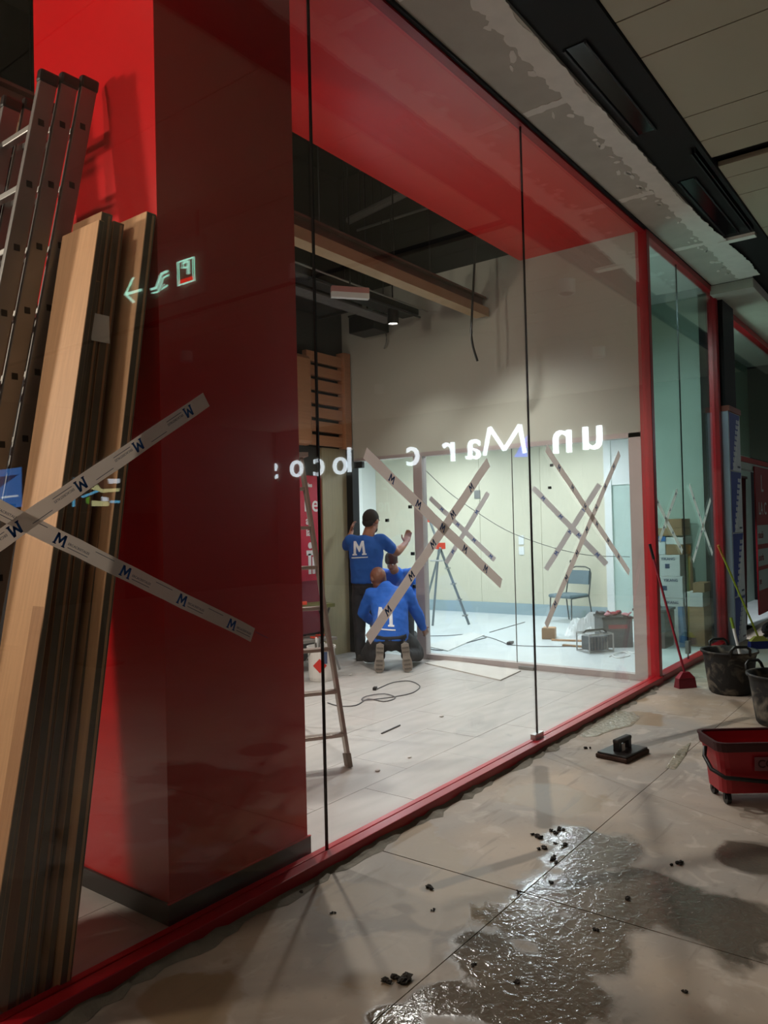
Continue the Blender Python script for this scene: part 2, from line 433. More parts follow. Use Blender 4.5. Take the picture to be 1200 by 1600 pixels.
# ------------------------------------------------------------------ front glazing
def pane(parent, x0, x1, z0, z1, m, y=0): return boxo('pane', m, x0, x1, y-.006, y+.006, z0, z1, parent)
w1 = thing('window_1', (3, 0, 0), kind='structure', label='tall frameless shopfront glazing in a red frame')
SEAM = [2.785, 5.065]
edges = [-3.4]+SEAM+[XP+.0]
for i in range(3):
    pane(w1, edges[i]+(.004 if i else 0), edges[i+1]-.004, .03, ZT-.01, M_GLASS)
for x in SEAM:
    boxo('silicone_joint', M_BLACKPL, x-.0045, x+.0045, -.0065, .0065, .03, ZT-.01, w1)
rl = MB()
for x0, x1 in ((-3.5, XP+.02),):
    rl.box(x0, x1, -.075, -.012, 0, .062).box(x0, x1, .012, .05, 0, .05).box(x0, x1, -.012, .012, 0, .028)
rl.build('bottom_rail', M_REDMET, w1, bevel=.004)
MB().box(-3.5, XP+.02, -.03, .03, ZT-.02, ZT+.015).build('top_rail', M_REDMET, w1)
MB().box(-3.5, XP+.02, -.055, -.03, ZT-.004, ZT+.03).build('shadow_gap', M_BLACK, w1)
MB().box(XP-.01, XP+.075, -.05, .07, 0, ZT).build('end_post', M_REDMET, w1, bevel=.005)
boxo('corner_fitting', M_ALU, 5.0, 5.13, -.02, .02, .06, .1, w1)
# mortar bed along the rail
mo = MB(); pts = []
n = 150
top = []; bot = []
for i in range(n+1):
    x = -2.5+i*(10.0/n)
    top.append(V((x, -.074, random.uniform(.008, .028))))
    bot.append(V((x, -.09-random.uniform(.0, .05)-.03*math.sin(i*.4)**2, 0.0005)))
for i in range(n):
    mo.add([bot[i], bot[i+1], top[i+1], top[i], V((top[i].x, -.073, 0)), V((top[i+1].x, -.073, 0))], [(0, 1, 2, 3)])
tag(mo.build('mortar_bed', M_MORTAR, smooth=True), 'rough grey mortar bed squeezed out along the red bottom rail', 'mortar', kind='stuff')

# green glazing of the neighbouring unit
w2 = thing('window_2', (9, 0, 0), kind='structure', label='green tinted glass panes in a red frame beyond the red post')
GX0, GS, GX1 = 7.84, 8.84, 10.36
pane(w2, GX0, GS-.004, .03, ZT-.01, M_GREEN); pane(w2, GS+.004, GX1-.02, .03, ZT-.01, M_GREEN)
boxo('silicone_joint', M_DARKMET, GS-.004, GS+.004, -.0065, .0065, .03, ZT-.01, w2)
MB().box(XP+.075, GX1+.08, -.06, .05, 0, .06).build('bottom_rail', M_REDMET, w2, bevel=.004)
MB().box(XP+.075, GX1+.08, -.04, .04, ZT-.05, ZT+.015).build('top_rail', M_REDMET, w2)
MB().box(GX1-.02, GX1+.08, -.05, .06, 0, ZT).build('end_post', M_REDMET, w2, bevel=.005)
MB().box(XP+.075, GX0+.02, -.02, .04, .06, ZT).build('side_jamb', mat('grey_jamb', '9aa2ac', .5, vary=.06), w2)
boxo('glass_clamp', M_ALUDULL, GS-.04, GS+.04, -.02, .02, .12, .26, w2)

# glass partition between the two units
w4 = thing('window_3', (XP, 2, 0), kind='structure', label='glass partition with aluminium frame separating the shop from the bright room')
def panex(y0, y1, z0, z1): return boxo('pane', M_GLASS, XP+.044, XP+.056, y0, y1, z0, z1, w4)
panex(.2, 1.54, .06, 2.45); panex(1.548, 2.73, .06, 2.45); 
boxo('door_leaf', M_GLASS, XP+.044, XP+.056, 2.9, 3.7, .03, 2.44, w4)
boxo('glass_joint', M_ALUDULL, XP+.043, XP+.057, 1.541, 1.547, .06, 2.45, w4)
boxo('wide_jamb', M_FRAME, XP, XP+.1, .07, .2, 0, 2.5, w4, bevel=.003)
boxo('post', M_FRAME, XP, XP+.1, 2.735, 2.865, 0, 2.46, w4, bevel=.003)
boxo('top_rail', M_FRAME, XP, XP+.1, .07, 2.865, 2.45, 2.5, w4)
boxo('door_head', M_FRAME, XP, XP+.1, 2.865, YB, 2.46, 2.5, w4)
boxo('bottom_rail', M_FRAME, XP, XP+.1, .2, 2.735, 0, .06, w4)
boxo('black_jamb', M_BLACK, XP-.03, XP+.1, 3.8, YB, 0, 2.62, w4)
boxo('door_closer', M_DARKMET, XP-.05, XP, 3.62, 3.8, 2.37, 2.45, w4)
boxo('floor_fitting', M_ALUDULL, XP-.05, XP+.02, 1.3, 1.48, 0, .035, w4)
for x, y in ((641, 792), (645, 865), (648, 916), (605, 813)):
    c = PX(x, y, XP+.05)
    boxo('rubber_pad', M_BLACKPL, XP+.03, XP+.068, c.y-.017, c.y+.017, c.z-.02, c.z+.02, w4)
for x, y in ((663, 957), (893, 877), (862, 727), (859, 762)):
    c = PX(x, y, XP+.05)
    boxo('rubber_pad', M_BLACKPL, XP+.03, XP+.068, c.y-.012, c.y+.012, c.z-.014, c.z+.014, w4)

# ------------------------------------------------------------------ bright back room
wf = thing('wall_far', (12.3, 4, 0), kind='structure', label='cream wood laminate wall at the end of the bright room')
MB().box(12.32, 12.45, 1.0, 7, 0, 3).build('backing', M_CREAM, wf)
yy = 2.16
while yy < 7:
    boxo('wall_panel', M_CREAM, 12.3, 12.32, yy+.003, min(yy+1.22, 7)-.003, .2, 3, wf); yy += 1.22
boxo('skirting', M_SKIRT, 12.28, 12.32, 2.16, 7, 0, .2, wf)
boxo('socket_plate', M_ALUDULL, 12.285, 12.3, 4.58, 4.7, 2.09, 2.24, wf)
boxo('wall_switch', M_WHITE, 12.285, 12.3, 3.72, 3.82, 1.24, 1.4, wf)
boxo('wall_switch', M_WHITE, 12.285, 12.3, 3.72, 3.82, 1.06, 1.2, wf)
d1 = thing('door_1', (12.28, 1.8, 0), kind='structure', label='white framed pale green door at the end of the bright room')
boxo('door_frame', M_WHITE, 12.2, 12.31, 2.08, 2.2, 0, 2.95, d1)
boxo('overpanel', M_WHITE, 12.22, 12.3, 1.05, 2.08, 2.2, 2.95, d1)
boxo('door_leaf', mat('pale_green_door', 'bccfc8', .5, vary=.02), 12.24, 12.28, 1.05, 2.08, 0, 2.2, d1)
struct(boxo('wall_room_left', M_WHITE, XP+.15, 12.45, 7, 7.15, 0, 3), 'white end wall of the bright room')
struct(boxo('ceiling_room', M_WHITE, XP+.15, 12.45, 1.05, 7, 3.0, 3.1), 'white ceiling of the bright room')
struct(boxo('wall_room_side', mat('pale_blue_wall', 'b3c6cc', .7), XP+.1, XP+.15, YB-.0, 7, 0, 3), 'pale blue side wall of the bright room')
struct(boxo('wall_neighbour', M_GREENWALL, 10.75, 10.9, .06, 1.0, 0, 4.6), 'pale green wall behind the stacked boxes')
struct(boxo('wall_neighbour_return', M_GREENWALL, 10.75, 12.3, 1.0, 1.05, 0, 4.6), 'pale green return wall beside the door')
struct(boxo('wall_neighbour_header', M_GREENWALL, XP+.15, 10.75, 1.0, 1.05, 3.0, 4.6), 'pale green wall above the bright room opening')
struct(boxo('ceiling_neighbour', M_WHITE, XP+.15, 10.9, .04, 1.05, 4.6, 4.7), 'white ceiling of the neighbouring unit')
for i, (x, y) in enumerate(((9.0, 2.2), (11.0, 2.6), (9.0, 4.6), (11.0, 5.0))):
    lp = thing('ceiling_light_panel', (x, y, 2.99), label='square white light panel in the bright room ceiling', cat='ceiling light', group='light panels of the bright room')
    f = MB()
    f.box(-.31, .31, -.31, -.29, -.02, .01).box(-.31, .31, .29, .31, -.02, .01).box(-.31, -.29, -.29, .29, -.02, .01).box(.29, .31, -.29, .29, -.02, .01)
    f.build('frame', M_ALU, lp, world=False)
    MB().box(-.29, .29, -.29, .29, -.004, .004).build('diffuser', mat('light_diffuser', 'f4f8ff', .5, emit=4), lp, world=False)
    area('panel_lamp', (x, y, 2.975), .56, .56, E_FAR, (.84, .93, 1), lp)

# ------------------------------------------------------------------ mall shell
cm = thing('ceiling_mall', (6, -5, ZC), kind='structure', label='mall ceiling with patched plasterboard strip, black strip and beige panels')
MB().box(-4, 17, -14, .05, ZC+.06, ZC+.2).build('slab', M_BLACK, cm)
MB().box(-4, 10.15, -.53, -.055, ZC-.005, ZC+.06).build('plasterboard', M_PLASTER, cm)
# joint compound: ragged band at the outer edge and cross joints
jc = MB(); n = 420; a = []; b = []; rw = 0
for i in range(n+1):
    x = -2+i*12.1/n
    a.append(V((x, -.36-.012*math.sin(i*.9)-random.uniform(0, .02), ZC-.0075)))
    rw = rw*.8+random.uniform(-.009, .009)
    wob = rw
    big = .0 if x < 7.6 else -.10*min(1, (x-7.6)/2)
    b.append(V((x, -.525+wob+big, ZC-.0075)))
for i in range(n):
    jc.add([a[i], a[i+1], b[i+1], b[i], a[i]+V((0, 0, .0025)), a[i+1]+V((0, 0, .0025)), b[i+1]+V((0, 0, .004)), b[i]+V((0, 0, .004))], [(0, 1, 2, 3), (0, 1, 5, 4), (2, 3, 7, 6)])
jc.build('joint_compound', M_JOINTC, cm)
for x in (.2, 1.9, 3.42, 5.0, 6.9, 8.55):
    poly = []
    for k in range(9): poly.append(V((x-.035+random.uniform(-.012, .012), -.07-k*.038, ZC-.0085)))
    for k in range(9): poly.append(V((x+.045+random.uniform(-.012, .012), -.07-(8-k)*.038, ZC-.0085)))
    MB().prism(poly, (0, 0, .004)).build('joint_compound', M_JOINTC, cm)
for i in range(46):
    x = 2.6+7.2*random.random(); y = -.33+random.uniform(-.05, .13)*random.random()
    rx, ry = random.uniform(.02, .06), random.uniform(.008, .03)
    q0 = random.uniform(-.5, .5); poly = []
    for k in range(9):
        q = 2*PI*k/9; rr = random.uniform(.7, 1.2)
        px_, py_ = rx*rr*math.cos(q), ry*rr*math.sin(q)
        poly.append(V((x+px_*math.cos(q0)-py_*math.sin(q0), y+px_*math.sin(q0)+py_*math.cos(q0), ZC-.008)))
    MB().prism(poly, (0, 0, .003)).build('compound_dab', M_JOINTC, cm)
MB().box(8.62, 8.72, -.86, -.5, ZC-.012, ZC+.02).build('white_strip', M_JOINTC, cm)
MB().box(-4, 17, -.91, -.45, ZC+.02, ZC+.06).build('black_strip', M_BLACK, cm)
MB().box(-4, 17, -.945, -.915, ZC-.03, ZC+.06).build('black_edge', M_BLACK, cm)
for x0, x1 in ((4.5, 5.85), (6.9, 8.5)):
    MB().box(x0, x1, -.74, -.725, ZC-.0, ZC+.02).box(x0, x1, -.60, -.585, ZC-.0, ZC+.02).build('slot_frame', M_DARKMET, cm)
    MB().box(x0, x1, -.725, -.60, ZC+.012, ZC+.02).build('slot_reflector', mat('glossy_black_reflector', '16161a', .15, metal=.6), cm)
MB().box(6.35, 8.45, -.885, -.875, ZC-.03, ZC+.02).box(6.35, 8.45, -.855, -.845, ZC-.03, ZC+.02).build('track_rail', M_DARKMET, cm)
pxs = [-4, -2.6, -1.6, -.2, .8, 1.5, 2.4, 3.4, 4.414, 4.85, 5.778, 6.216, 6.56]
pairs = list(zip(pxs[:-1], pxs[1:]))
q = 6.75
for wd in (.28, .44, 1.0, .44, .9, .44, 1.0, .44, 1.0, .9, 1.0, 1.0, 1.2):
    if q < 16.4: pairs.append((q, min(q+wd, 16.5))); q += wd
for x0, x1 in pairs:
    for y0, y1 in ((-3.9, -.95), (-6.9, -3.9), (-9.9, -6.9), (-14, -9.9)):
        boxo('ceiling_panel', M_CEILP, x0+.006, x1-.006, y0+.004, y1-.004, ZC-.012, ZC+.03, cm)
# end wall with the lit sign (seen mirrored in the shopfront)
M_MALLW = mat('mall_wall_paint', '7d7c70', .8, vary=.04)
struct(boxo('wall_mall_end', M_MALLW, 16.5, 16.7, -14, .05, 0, ZC+.06), 'grey wall at the end of the mall carrying a lit sign')
struct(boxo('wall_mall_start', M_MALLW, -4.2, -4, -14, .05, 0, ZC+.06), 'grey wall of the mall behind the camera')
wo = thing('wall_opposite', (6, -14, 0), kind='structure', label='opposite wall of the mall with two dark doors')
boxo('wall_surface', M_MALLW, -4.2, 16.7, -14.2, -14, 0, ZC+.06, wo)
for x in (9.5, 11.2, 5.0): boxo('door_leaf', mat('dark_brown_door', '2c2220', .5), x, x+.95, -14, -13.96, 0, 2.1, wo)
boxo('dado_rail', M_ALUDULL, -4, 16.5, -14, -13.97, 2.3, 2.34, wo)
# can downlights added out of view to brighten the mall
cans = (((12.4, -2.3), 'above the yellow broom end of the mall'), ((8.7, -1.25), 'above the printed boards'), ((8.3, -2.9), 'above the black tubs end of the mall'), ((6.2, -3.3), 'to the right of the mop bucket'), ((3.2, -3.9), 'in front of the taped glass'), ((.2, -4.6), 'just behind the camera'),
        ((12.5, -7), 'below the lit letters'), ((8, -7.5), 'in the middle of the mall'), ((3.5, -8), 'near the dark doors'), ((-1.5, -8.5), 'behind the camera near the opposite wall'))
for (x, y), wh in cans:
    dl = thing('added_downlight', (x, y, ZC-.18), label='added unseen downlight on the mall ceiling '+wh, cat='ceiling light', group='added mall downlights')
    MB().lathe([(.1, 0), (.1, .165), (.085, .165), (.085, 0)], n=20).build('can', M_WHITE, dl, world=False)
    MB().lathe([(0, .1), (.084, .1), (.084, .11), (0, .11)], n=20).build('lens', mat('downlight_lens', 'ffe8cc', .4, emit=3), dl, world=False)
    spot('downlight_lamp', (x, y, ZC-.095), (x, y, 0), E_MALL*(.07 if -1 < x < 4 and y > -6 else 1), R(135), .5, (1, .9, .79), .03, dl)

# ------------------------------------------------------------------ black pillar and next shop on the right
PXL, PXR = 10.47, 11.05
pr = thing('wall_pillar_black', (10.75, 0, 0), kind='structure', label='black pillar clad below with blue and white printed boards')
MB().box(PXL, PXR, -.1, .2, 0, ZC).build('core', M_BLACK, pr)
MB().box(PXL-.03, PXL, -.13, .06, 0, 2.98).build('light_blue_board', mat('pale_blue_board', 'b4c2d8', .6, vary=.05), pr)
MB().box(PXL-.04, PXR+.02, -.15, .0, 2.98, 3.05).build('copper_trim', mat('copper_trim', '8a3f2c', .5, vary=.2), pr)
M_PRW = mat('white_printed_board', 'd2d8e4', .6, vary=.04); M_PRB = mat('blue_printed_board', '30429a', .55, vary=.06)
zz = [(0.0, .60), (.60, 1.42), (1.42, 2.22), (2.22, 2.98)]
for z0, z1 in zz:
    sh = boxo('printed_board', M_PRW, PXL, PXR, -.135, -.1, z0+.004, z1-.004, pr)
    h = z1-z0
    MB().prism([V((PXL+.002, -.1362, z0+.01)), V((PXL+.12, -.1362, z0+.01)), V((PXR-.06, -.1362, z0+h*.86)), V((PXR-.01, -.1362, z1-.01)), V((PXL+.002, -.1362, z1-.01))], (0, .001, 0)).build('blue_print', M_PRB, sh)
    lat = MB()
    for k in range(9):
        for s_ in (0, 1, 2):
            x = PXL+.13+.030*k+s_*.055; z = z0+.06+.075*k*(h/.8)
            if x < PXR-.03: lat.box(x, x+.035, -.1375, -.1364, z, z+.05, None)
    lat.build('lattice_print', mat('lattice_print', 'e4e8f0', .5), sh)
    MB().box(PXR-.2, PXR-.05, -.1372, -.1362, z0+.05, z0+.075).build('print_line', M_NAVY, sh)
bh = struct(boxo('ceiling_bulkhead', M_PLASTER, 10.17, 16.5, -.53, -.03, ZC-.12, ZC-.005), 'grey plaster bulkhead above the next shop')
w5 = thing('window_4', (13, 0, 0), kind='structure', label='glazing of the next shop with red rails at the right edge')
pane(w5, PXR, 16.4, 2.5, 4.35, M_GREEN)
MB().box(PXR, 16.4, -.05, .05, 4.33, 4.41).build('top_rail', M_REDMET, w5)
MB().box(PXR, 16.4, -.06, .05, 2.4, 2.47).build('lower_rail', M_REDMET, w5)
MB().box(PXR, 16.4, -.05, .05, 2.3, 2.395).build('white_lintel', mat('white_lintel', 'a8b4b0', .6), w5)
struct(boxo('wall_next_back', M_GREENWALL, 11.05, 16.5, .86, .96, 0, 4.6), 'dim pale green back wall of the next shop')
struct(boxo('floor_next_shop', M_FARF, 10.9, 16.5, .05, .86, -.08, 0), 'pale floor of the next shop')
struct(boxo('ceiling_next_shop', M_WHITE, 10.9, 16.5, .05, .96, 4.6, 4.7), 'white ceiling of the next shop')
# ------------------------------------------------------------------ lamps of the shop
def shop_spot(x, y, z, tgt, e, label, vis=True, size=R(115), col=(1, .96, .9), rad=.07):
    t = thing('ceiling_spotlight', (x, y, z), label=label, cat='ceiling light', group='shop ceiling spots')
    MB().lathe([(.0, .18), (.05, .18), (.06, .16), (.065, .0), (.055, .0), (.05, .03), (0, .03)], n=18).build('housing', M_DARKMET, t, smooth=False, world=False)
    MB().lathe([(0, .012), (.052, .012), (.052, .018), (0, .018)], n=18).build('lens', mat('spot_lens', 'fff4e0', .4, emit=14), t, world=False)
    MB().tube([(0, 0, .18), (0, 0, 6.2-z)], .008, 6).build('hanger', M_BLACK, t, world=False)
    spot('spot_lamp', (x, y, z-.03), tgt, e, size, .7, col, rad, t)
    return t
shop_spot(7.0, 2.6, 3.9, (6.3, 2.2, 0), E_SHOP*1.1, 'lit round spotlight hanging under the dark duct near the side wall')
shop_spot(6.3, 2.06, 4.12, (6.4, -.2, 0), E_SHOP*4.5, 'black spotlight behind the pale beam near the side wall')
shop_spot(4.3, 2.06, 4.1, (4.6, -.3, 0), E_SHOP*5, 'black spotlight above the aluminium stepladder')
shop_spot(3.0, 3.0, 4.0, (3.6, 2.4, 0), E_SHOP*4, 'black spotlight behind the red pillar')
shop_spot(7.97, .26, 4.3, (10.4, .6, .5), E_SHOP*3, 'added spotlight hidden behind the red post to brighten the neighbouring unit', col=(.86, .95, 1))  # added lamp, out of sight, lifts the dim unit behind the green glass
shop_spot(11.17, .32, 4.25, (12.6, .5, 1.6), E_SHOP*9, 'added spotlight hidden by the black pillar to brighten the next shop', col=(.9, .96, 1))  # added lamp, unseen, brightens the dark next shop
# work lamp on a stand, left of the frame inside the shop
wl = thing('work_lamp', (-1.05, 2.55, 0), label='tripod work lamp inside the shop left of the pillar, lighting the ladder', cat='lamp')
pole = MB().tube([(0, 0, .5), (0, 0, 3.1)], .016, 8)
pole.build('pole', M_ALUDULL, wl, world=False)
for k in range(3):
    q = 2*PI*k/3
    MB().tube([(0, 0, .75), (.55*math.cos(q), .55*math.sin(q), .012)], .012, 6).build('leg', M_ALUDULL, wl, world=False)
MB().box(-.12, .06, -.12, .12, 3.06, 3.3, Matrix.Rotation(R(-40), 4, 'Z')).build('lamp_head', M_ORANGE, wl, world=False, bevel=.01)
MB().box(.061, .068, -.1, .1, 3.08, 3.28, Matrix.Rotation(R(-40), 4, 'Z')).build('lens', mat('work_lens', 'fff0da', .4, emit=12), wl, world=False)
spot('work_lamp_light', (-.97, 2.48, 3.18), (2.0, -.4, 1.2), E_WORK*1.0, R(125), .4, (1, .86, .7), .16, wl)
shop_spot(-2.4, .95, 4.1, (1.9, .5, 1.5), E_WORK*1.0, 'black spotlight at the far left end of the shop ceiling', rad=.3, col=(1, .88, .74))

# ------------------------------------------------------------------ extension ladder leaning on the red pillar
LS = .2                                            # lean: metres of X per metre of height
el = thing('extension_ladder', (1.1, .7, 0), label='three section aluminium extension ladder leaning against the red pillar', cat='ladder')
M_HOLE = mat('dark_rung_end', '050505', .6)
for k in range(3):
    off = -.088*(2-k)
    ztop = 3.56-.03*(2-k)+.0
    for y in (.505, .81):
        st = MB()
        def xr(z): return 1.225+LS*z+off
        b = [V((xr(0)-.075, y-.013, 0.0)), V((xr(0), y-.013, 0.0)), V((xr(0), y+.013, 0.0)), V((xr(0)-.075, y+.013, 0.0))]
        t = [p+V((LS*ztop, 0, ztop)) for p in b]
        sto = st.hexa(b, t).build('stile', M_ALUDULL, el, bevel=.004)
        cp = MB()
        cb = [V((xr(ztop-.02)-.081, y-.018, ztop-.02)), V((xr(ztop-.02)+.006, y-.018, ztop-.02)), V((xr(ztop-.02)+.006, y+.018, ztop-.02)), V((xr(ztop-.02)-.081, y+.018, ztop-.02))]
        ct = [p+V((.01, 0, .06)) for p in cb]
        cp.hexa(cb, ct).build('end_cap', M_BLACKPL, sto, bevel=.012)
        cb = [V((xr(0)-.08, y-.018, 0)), V((xr(0)+.005, y-.018, 0)), V((xr(0)+.005, y+.018, 0)), V((xr(0)-.08, y+.018, 0))]
        MB().hexa(cb, [p+V((.01, 0, .05)) for p in cb]).build('foot_cap', M_BLACKPL, sto)
        if y < .56:
            hl = MB()
            for r_ in range(12):
                z = .28+r_*.275+.03*k
                x = xr(z)-.037
                hl.box(x-.012, x+.012, y-.0145, y-.0125, z-.013, z+.013)
            hl.build('rung_holes', M_HOLE, sto)['kind'] = 'stuff'
    for r_ in range(12):
        z = .28+r_*.275+.03*k; x = 1.225+LS*z+off-.037
        MB().box(x-.015, x+.015, 0.518, .797, z-.013, z+.013).build('rung', M_ALU, el, bevel=.004)

# ------------------------------------------------------------------ boards leaning on the pillar
def board(xb, xt, ylb, ylt, w, t, zt, m, label, edge=None, zb=0.004, rebate=False):
    """xb/xt: X of the face towards the pillar at floor and top; ylb/ylt: Y of the edge nearest the glass"""
    o = MB()
    b = [V((xb-t, ylb, zb)), V((xb, ylb, zb)), V((xb, ylb+w, zb)), V((xb-t, ylb+w, zb))]
    tp = [V((xt-t, ylt, zt)), V((xt, ylt, zt)), V((xt, ylt+w, zt)), V((xt-t, ylt+w, zt))]
    r = thing('wooden_board', (xb-t/2, ylb+w/2, 0), label=label, cat='board', group='boards leaning on the red pillar')
    MB().hexa(b, tp).build('plank', m, r, bevel=.002)
    e = .0012
    eb = [V((xb-t+.003, ylb-e, zb+.004)), V((xb-.003, ylb-e, zb+.004)), V((xb-.003, ylb+.0005, zb+.004)), V((xb-t+.003, ylb+.0005, zb+.004))]
    et = [V((xt-t+.003, ylt-e, zt-.004)), V((xt-.003, ylt-e, zt-.004)), V((xt-.003, ylt+.0005, zt-.004)), V((xt-t+.003, ylt+.0005, zt-.004))]
    MB().hexa(eb, et).build('edge_band', edge or M_MDF, r)
    if rebate:
        g = .35
        gb = [V((xb-t*g-.004, ylb-.003, zb)), V((xb-t*g+.006, ylb-.003, zb)), V((xb-t*g+.006, ylb, zb)), V((xb-t*g-.004, ylb, zb))]
        gt = [V((xt-t*g-.004, ylt-.003, zt-.01)), V((xt-t*g+.006, ylt-.003, zt-.01)), V((xt-t*g+.006, ylt, zt-.01)), V((xt-t*g-.004, ylt, zt-.01))]
        MB().hexa(gb, gt).build('rebate_bead', m, r)
    return r
B1 = board(1.475, 1.968, .035, .135, .45, .046, 2.92, M_WOOD, 'pale wooden board closest to the pillar corner, tallest of the leaning boards', rebate=True)
B2 = board(1.424, 1.917, .075, .225, .38, .026, 2.66, M_WOOD2, 'thin shorter wooden board second from the pillar corner')
B3 = board(1.390, 1.884, .105, .235, .38, .05, 2.88, M_WOOD2, 'thick brown board with a grey edge and paper label, middle of the leaning stack', rebate=True)
B4 = board(1.334, 1.828, .10, .232, .21, .05, 2.9, M_WOOD2, 'brown board with a dark grooved edge behind the wide board', rebate=True)
B5 = board(1.20, 1.772, .03, .205, .27, .024, 2.85, M_WOOD, 'wide pale board striped by light falling through the ladder rungs')
B6 = board(1.172, 1.744, .022, .2, .08, .022, 2.6, M_WOOD2, 'narrow brown batten in front of the wide leaning board')
# small wedge blocks and label on the stack
boxo('paper_label', M_PAPER, 1.705, 1.785, .2035, .2055, 2.36, 2.47, B3)
bl = boxo('wood_block', M_WOOD, 1.415, 1.475, .06, .12, 0.0, .0)if False else None

# ------------------------------------------------------------------ printed tape crosses
M_POLY = [(0, 0), (.16, 0), (.2, .62), (.44, .2), (.56, .2), (.8, .62), (.84, 0), (1, 0), (1, .08), (.95, 1), (.72, 1), (.5, .58), (.28, 1), (.05, 1), (0, .08)]
def m_prism(mb, org, u, v, n, s, th):
    # block letter M as three quads plus two legs so that every piece is convex
    def pt(a, b): return org+u*(a*s)+v*(b*s)
    for quad in ([(-.02, 0), (.17, 0), (.27, 1), (.06, 1)], [(.83, 0), (1.02, 0), (.94, 1), (.73, 1)], [(.06, 1), (.27, 1), (.58, .38), (.47, .16)], [(.73, 1), (.94, 1), (.53, .16), (.42, .38)],
                 [(-.08, 0), (.25, 0), (.25, .1), (-.08, .1)], [(.75, 0), (1.08, 0), (1.08, .1), (.75, .1)]):
        mb.prism([pt(*q) for q in quad], n*th)
def tape(p0, p1, plane, v, wd, label, group, logos=True, lift=0, phase=.1, pitch=.285, words=False, logo=None, m=None):
    """strip of printed tape from pixel p0 to p1 (reading direction) on the plane axis plane = v"""
    a = P(p0[0], p0[1], plane, v); b = P(p1[0], p1[1], plane, v)
    u = (b-a).normalized()
    n = V((0, -1, 0)) if plane == 1 else V((-1, 0, 0))
    vv = n.cross(u).normalized()
    t = thing('printed_tape', (a+b)/2+n*lift, label=label, cat='tape', group=group)
    L = (b-a).length
    st = MB(); k = max(2, int(L/.08))
    wv = [random.uniform(-.002, .002) for _ in range(k+1)]
    for i in range(k):
        q0, q1 = a+u*(L*i/k)+n*lift, a+u*(L*(i+1)/k)+n*lift
        st.hexa([q0-vv*(wd/2+wv[i]), q1-vv*(wd/2+wv[i+1]), q1+vv*(wd/2-wv[i+1]), q0+vv*(wd/2-wv[i])], [q+n*.0006 for q in (q0-vv*(wd/2+wv[i]), q1-vv*(wd/2+wv[i+1]), q1+vv*(wd/2-wv[i+1]), q0+vv*(wd/2-wv[i]))])
    st.build('strip', m or M_TAPE, t)
    s = phase
    while s < L-.05:
        o = a+u*s-vv*(wd*.34)+n*(lift+.0007)
        lm = MB(); m_prism(lm, o, u, vv, n, wd*.68, .0003); lm.build('logo', logo or M_BLUE, t)
        if words and s+.08 < L-.05:
            text_obj('lettering', 'ERCACRISTALES', wd*.2, M_NAVY, t, a+u*(s+wd*.85)-vv*(wd*.08)+n*(lift+.0008), u, vv, .0002)
            ln = MB()
            for r_ in (.26, -.24):
                ln.hexa(*[[a+u*(s+wd*(.9 if r_ < 0 else 2.6)+du)+vv*(wd*r_+dv)+n*(lift+dn) for du, dv in ((0, 0), (.085, 0), (.085, .0022), (0, .0022))] for dn in (.0007, .0009)])
            ln.build('small_print', M_NAVY, t)
        s += pitch
    return t
OUT = -.0072
tape((322, 624), (-110, 918), 1, OUT, .062, 'grey white tape with blue letters rising to the right across the leaning boards', 'tape crosses on the shop glass', lift=.001, phase=.09, words=True)
tape((-90, 752), (395, 992), 1, OUT, .062, 'grey white tape with blue letters falling to the right onto the red pillar', 'tape crosses on the shop glass', phase=.12, words=True)
tape((570, 708), (783, 912), 1, OUT, .068, 'grey tape falling to the right in front of the two workers', 'tape crosses on the shop glass', lift=.001, phase=.24)
tape((575, 1000), (763, 722), 1, OUT, .068, 'grey tape rising to the right in front of the kneeling worker', 'tape crosses on the shop glass', phase=.2)
tape((853, 700), (983, 895), 1, OUT, .066, 'grey tape falling to the right, in front of the white door', 'tape crosses on the shop glass', lift=.001, phase=.24)
tape((853, 978), (968, 708), 1, OUT, .066, 'grey tape rising to the right in front of the grey chair', 'tape crosses on the shop glass', phase=.2)
IN = XP+.043
tape((672, 778), (773, 875), 0, IN, .06, 'short tape falling to the right on the partition pane by the orange tipped ladder', 'tape crosses on the glass partition', lift=.001, phase=.2, m=mat('pale_tape', 'c2c4c6', .35))
tape((697, 880), (763, 770), 0, IN, .06, 'short tape rising to the right on the partition pane by the orange tipped ladder', 'tape crosses on the glass partition', phase=.15, m=MATS['pale_tape'])
tape((833, 762), (948, 882), 0, IN, .06, 'short tape falling to the right on the partition pane behind the chair', 'tape crosses on the glass partition', lift=.001, phase=.15, m=MATS['pale_tape'])
tape((853, 890), (937, 757), 0, IN, .06, 'short tape rising to the right on the partition pane above the chair', 'tape crosses on the glass partition', phase=.2, m=MATS['pale_tape'])
tape((1018, 766), (1066, 862), 1, OUT, .06, 'white tape falling to the right on the green pane in front of the box stack', 'tape crosses on the green glass', lift=.001, phase=.2, logo=M_NAVY)
tape((1030, 846), (1058, 766), 1, OUT, .06, 'white tape rising to the right on the green pane in front of the box stack', 'tape crosses on the green glass', phase=.2, logo=M_NAVY)
tape((1077, 758), (1113, 866), 1, OUT, .06, 'white tape falling to the right on the green pane nearest the yellow broom', 'tape crosses on the green glass', lift=.001, phase=.2, logo=M_NAVY)
tape((1083, 877), (1110, 780), 1, OUT, .06, 'white tape rising to the right on the green pane nearest the yellow broom', 'tape crosses on the green glass', phase=.2, logo=M_NAVY)

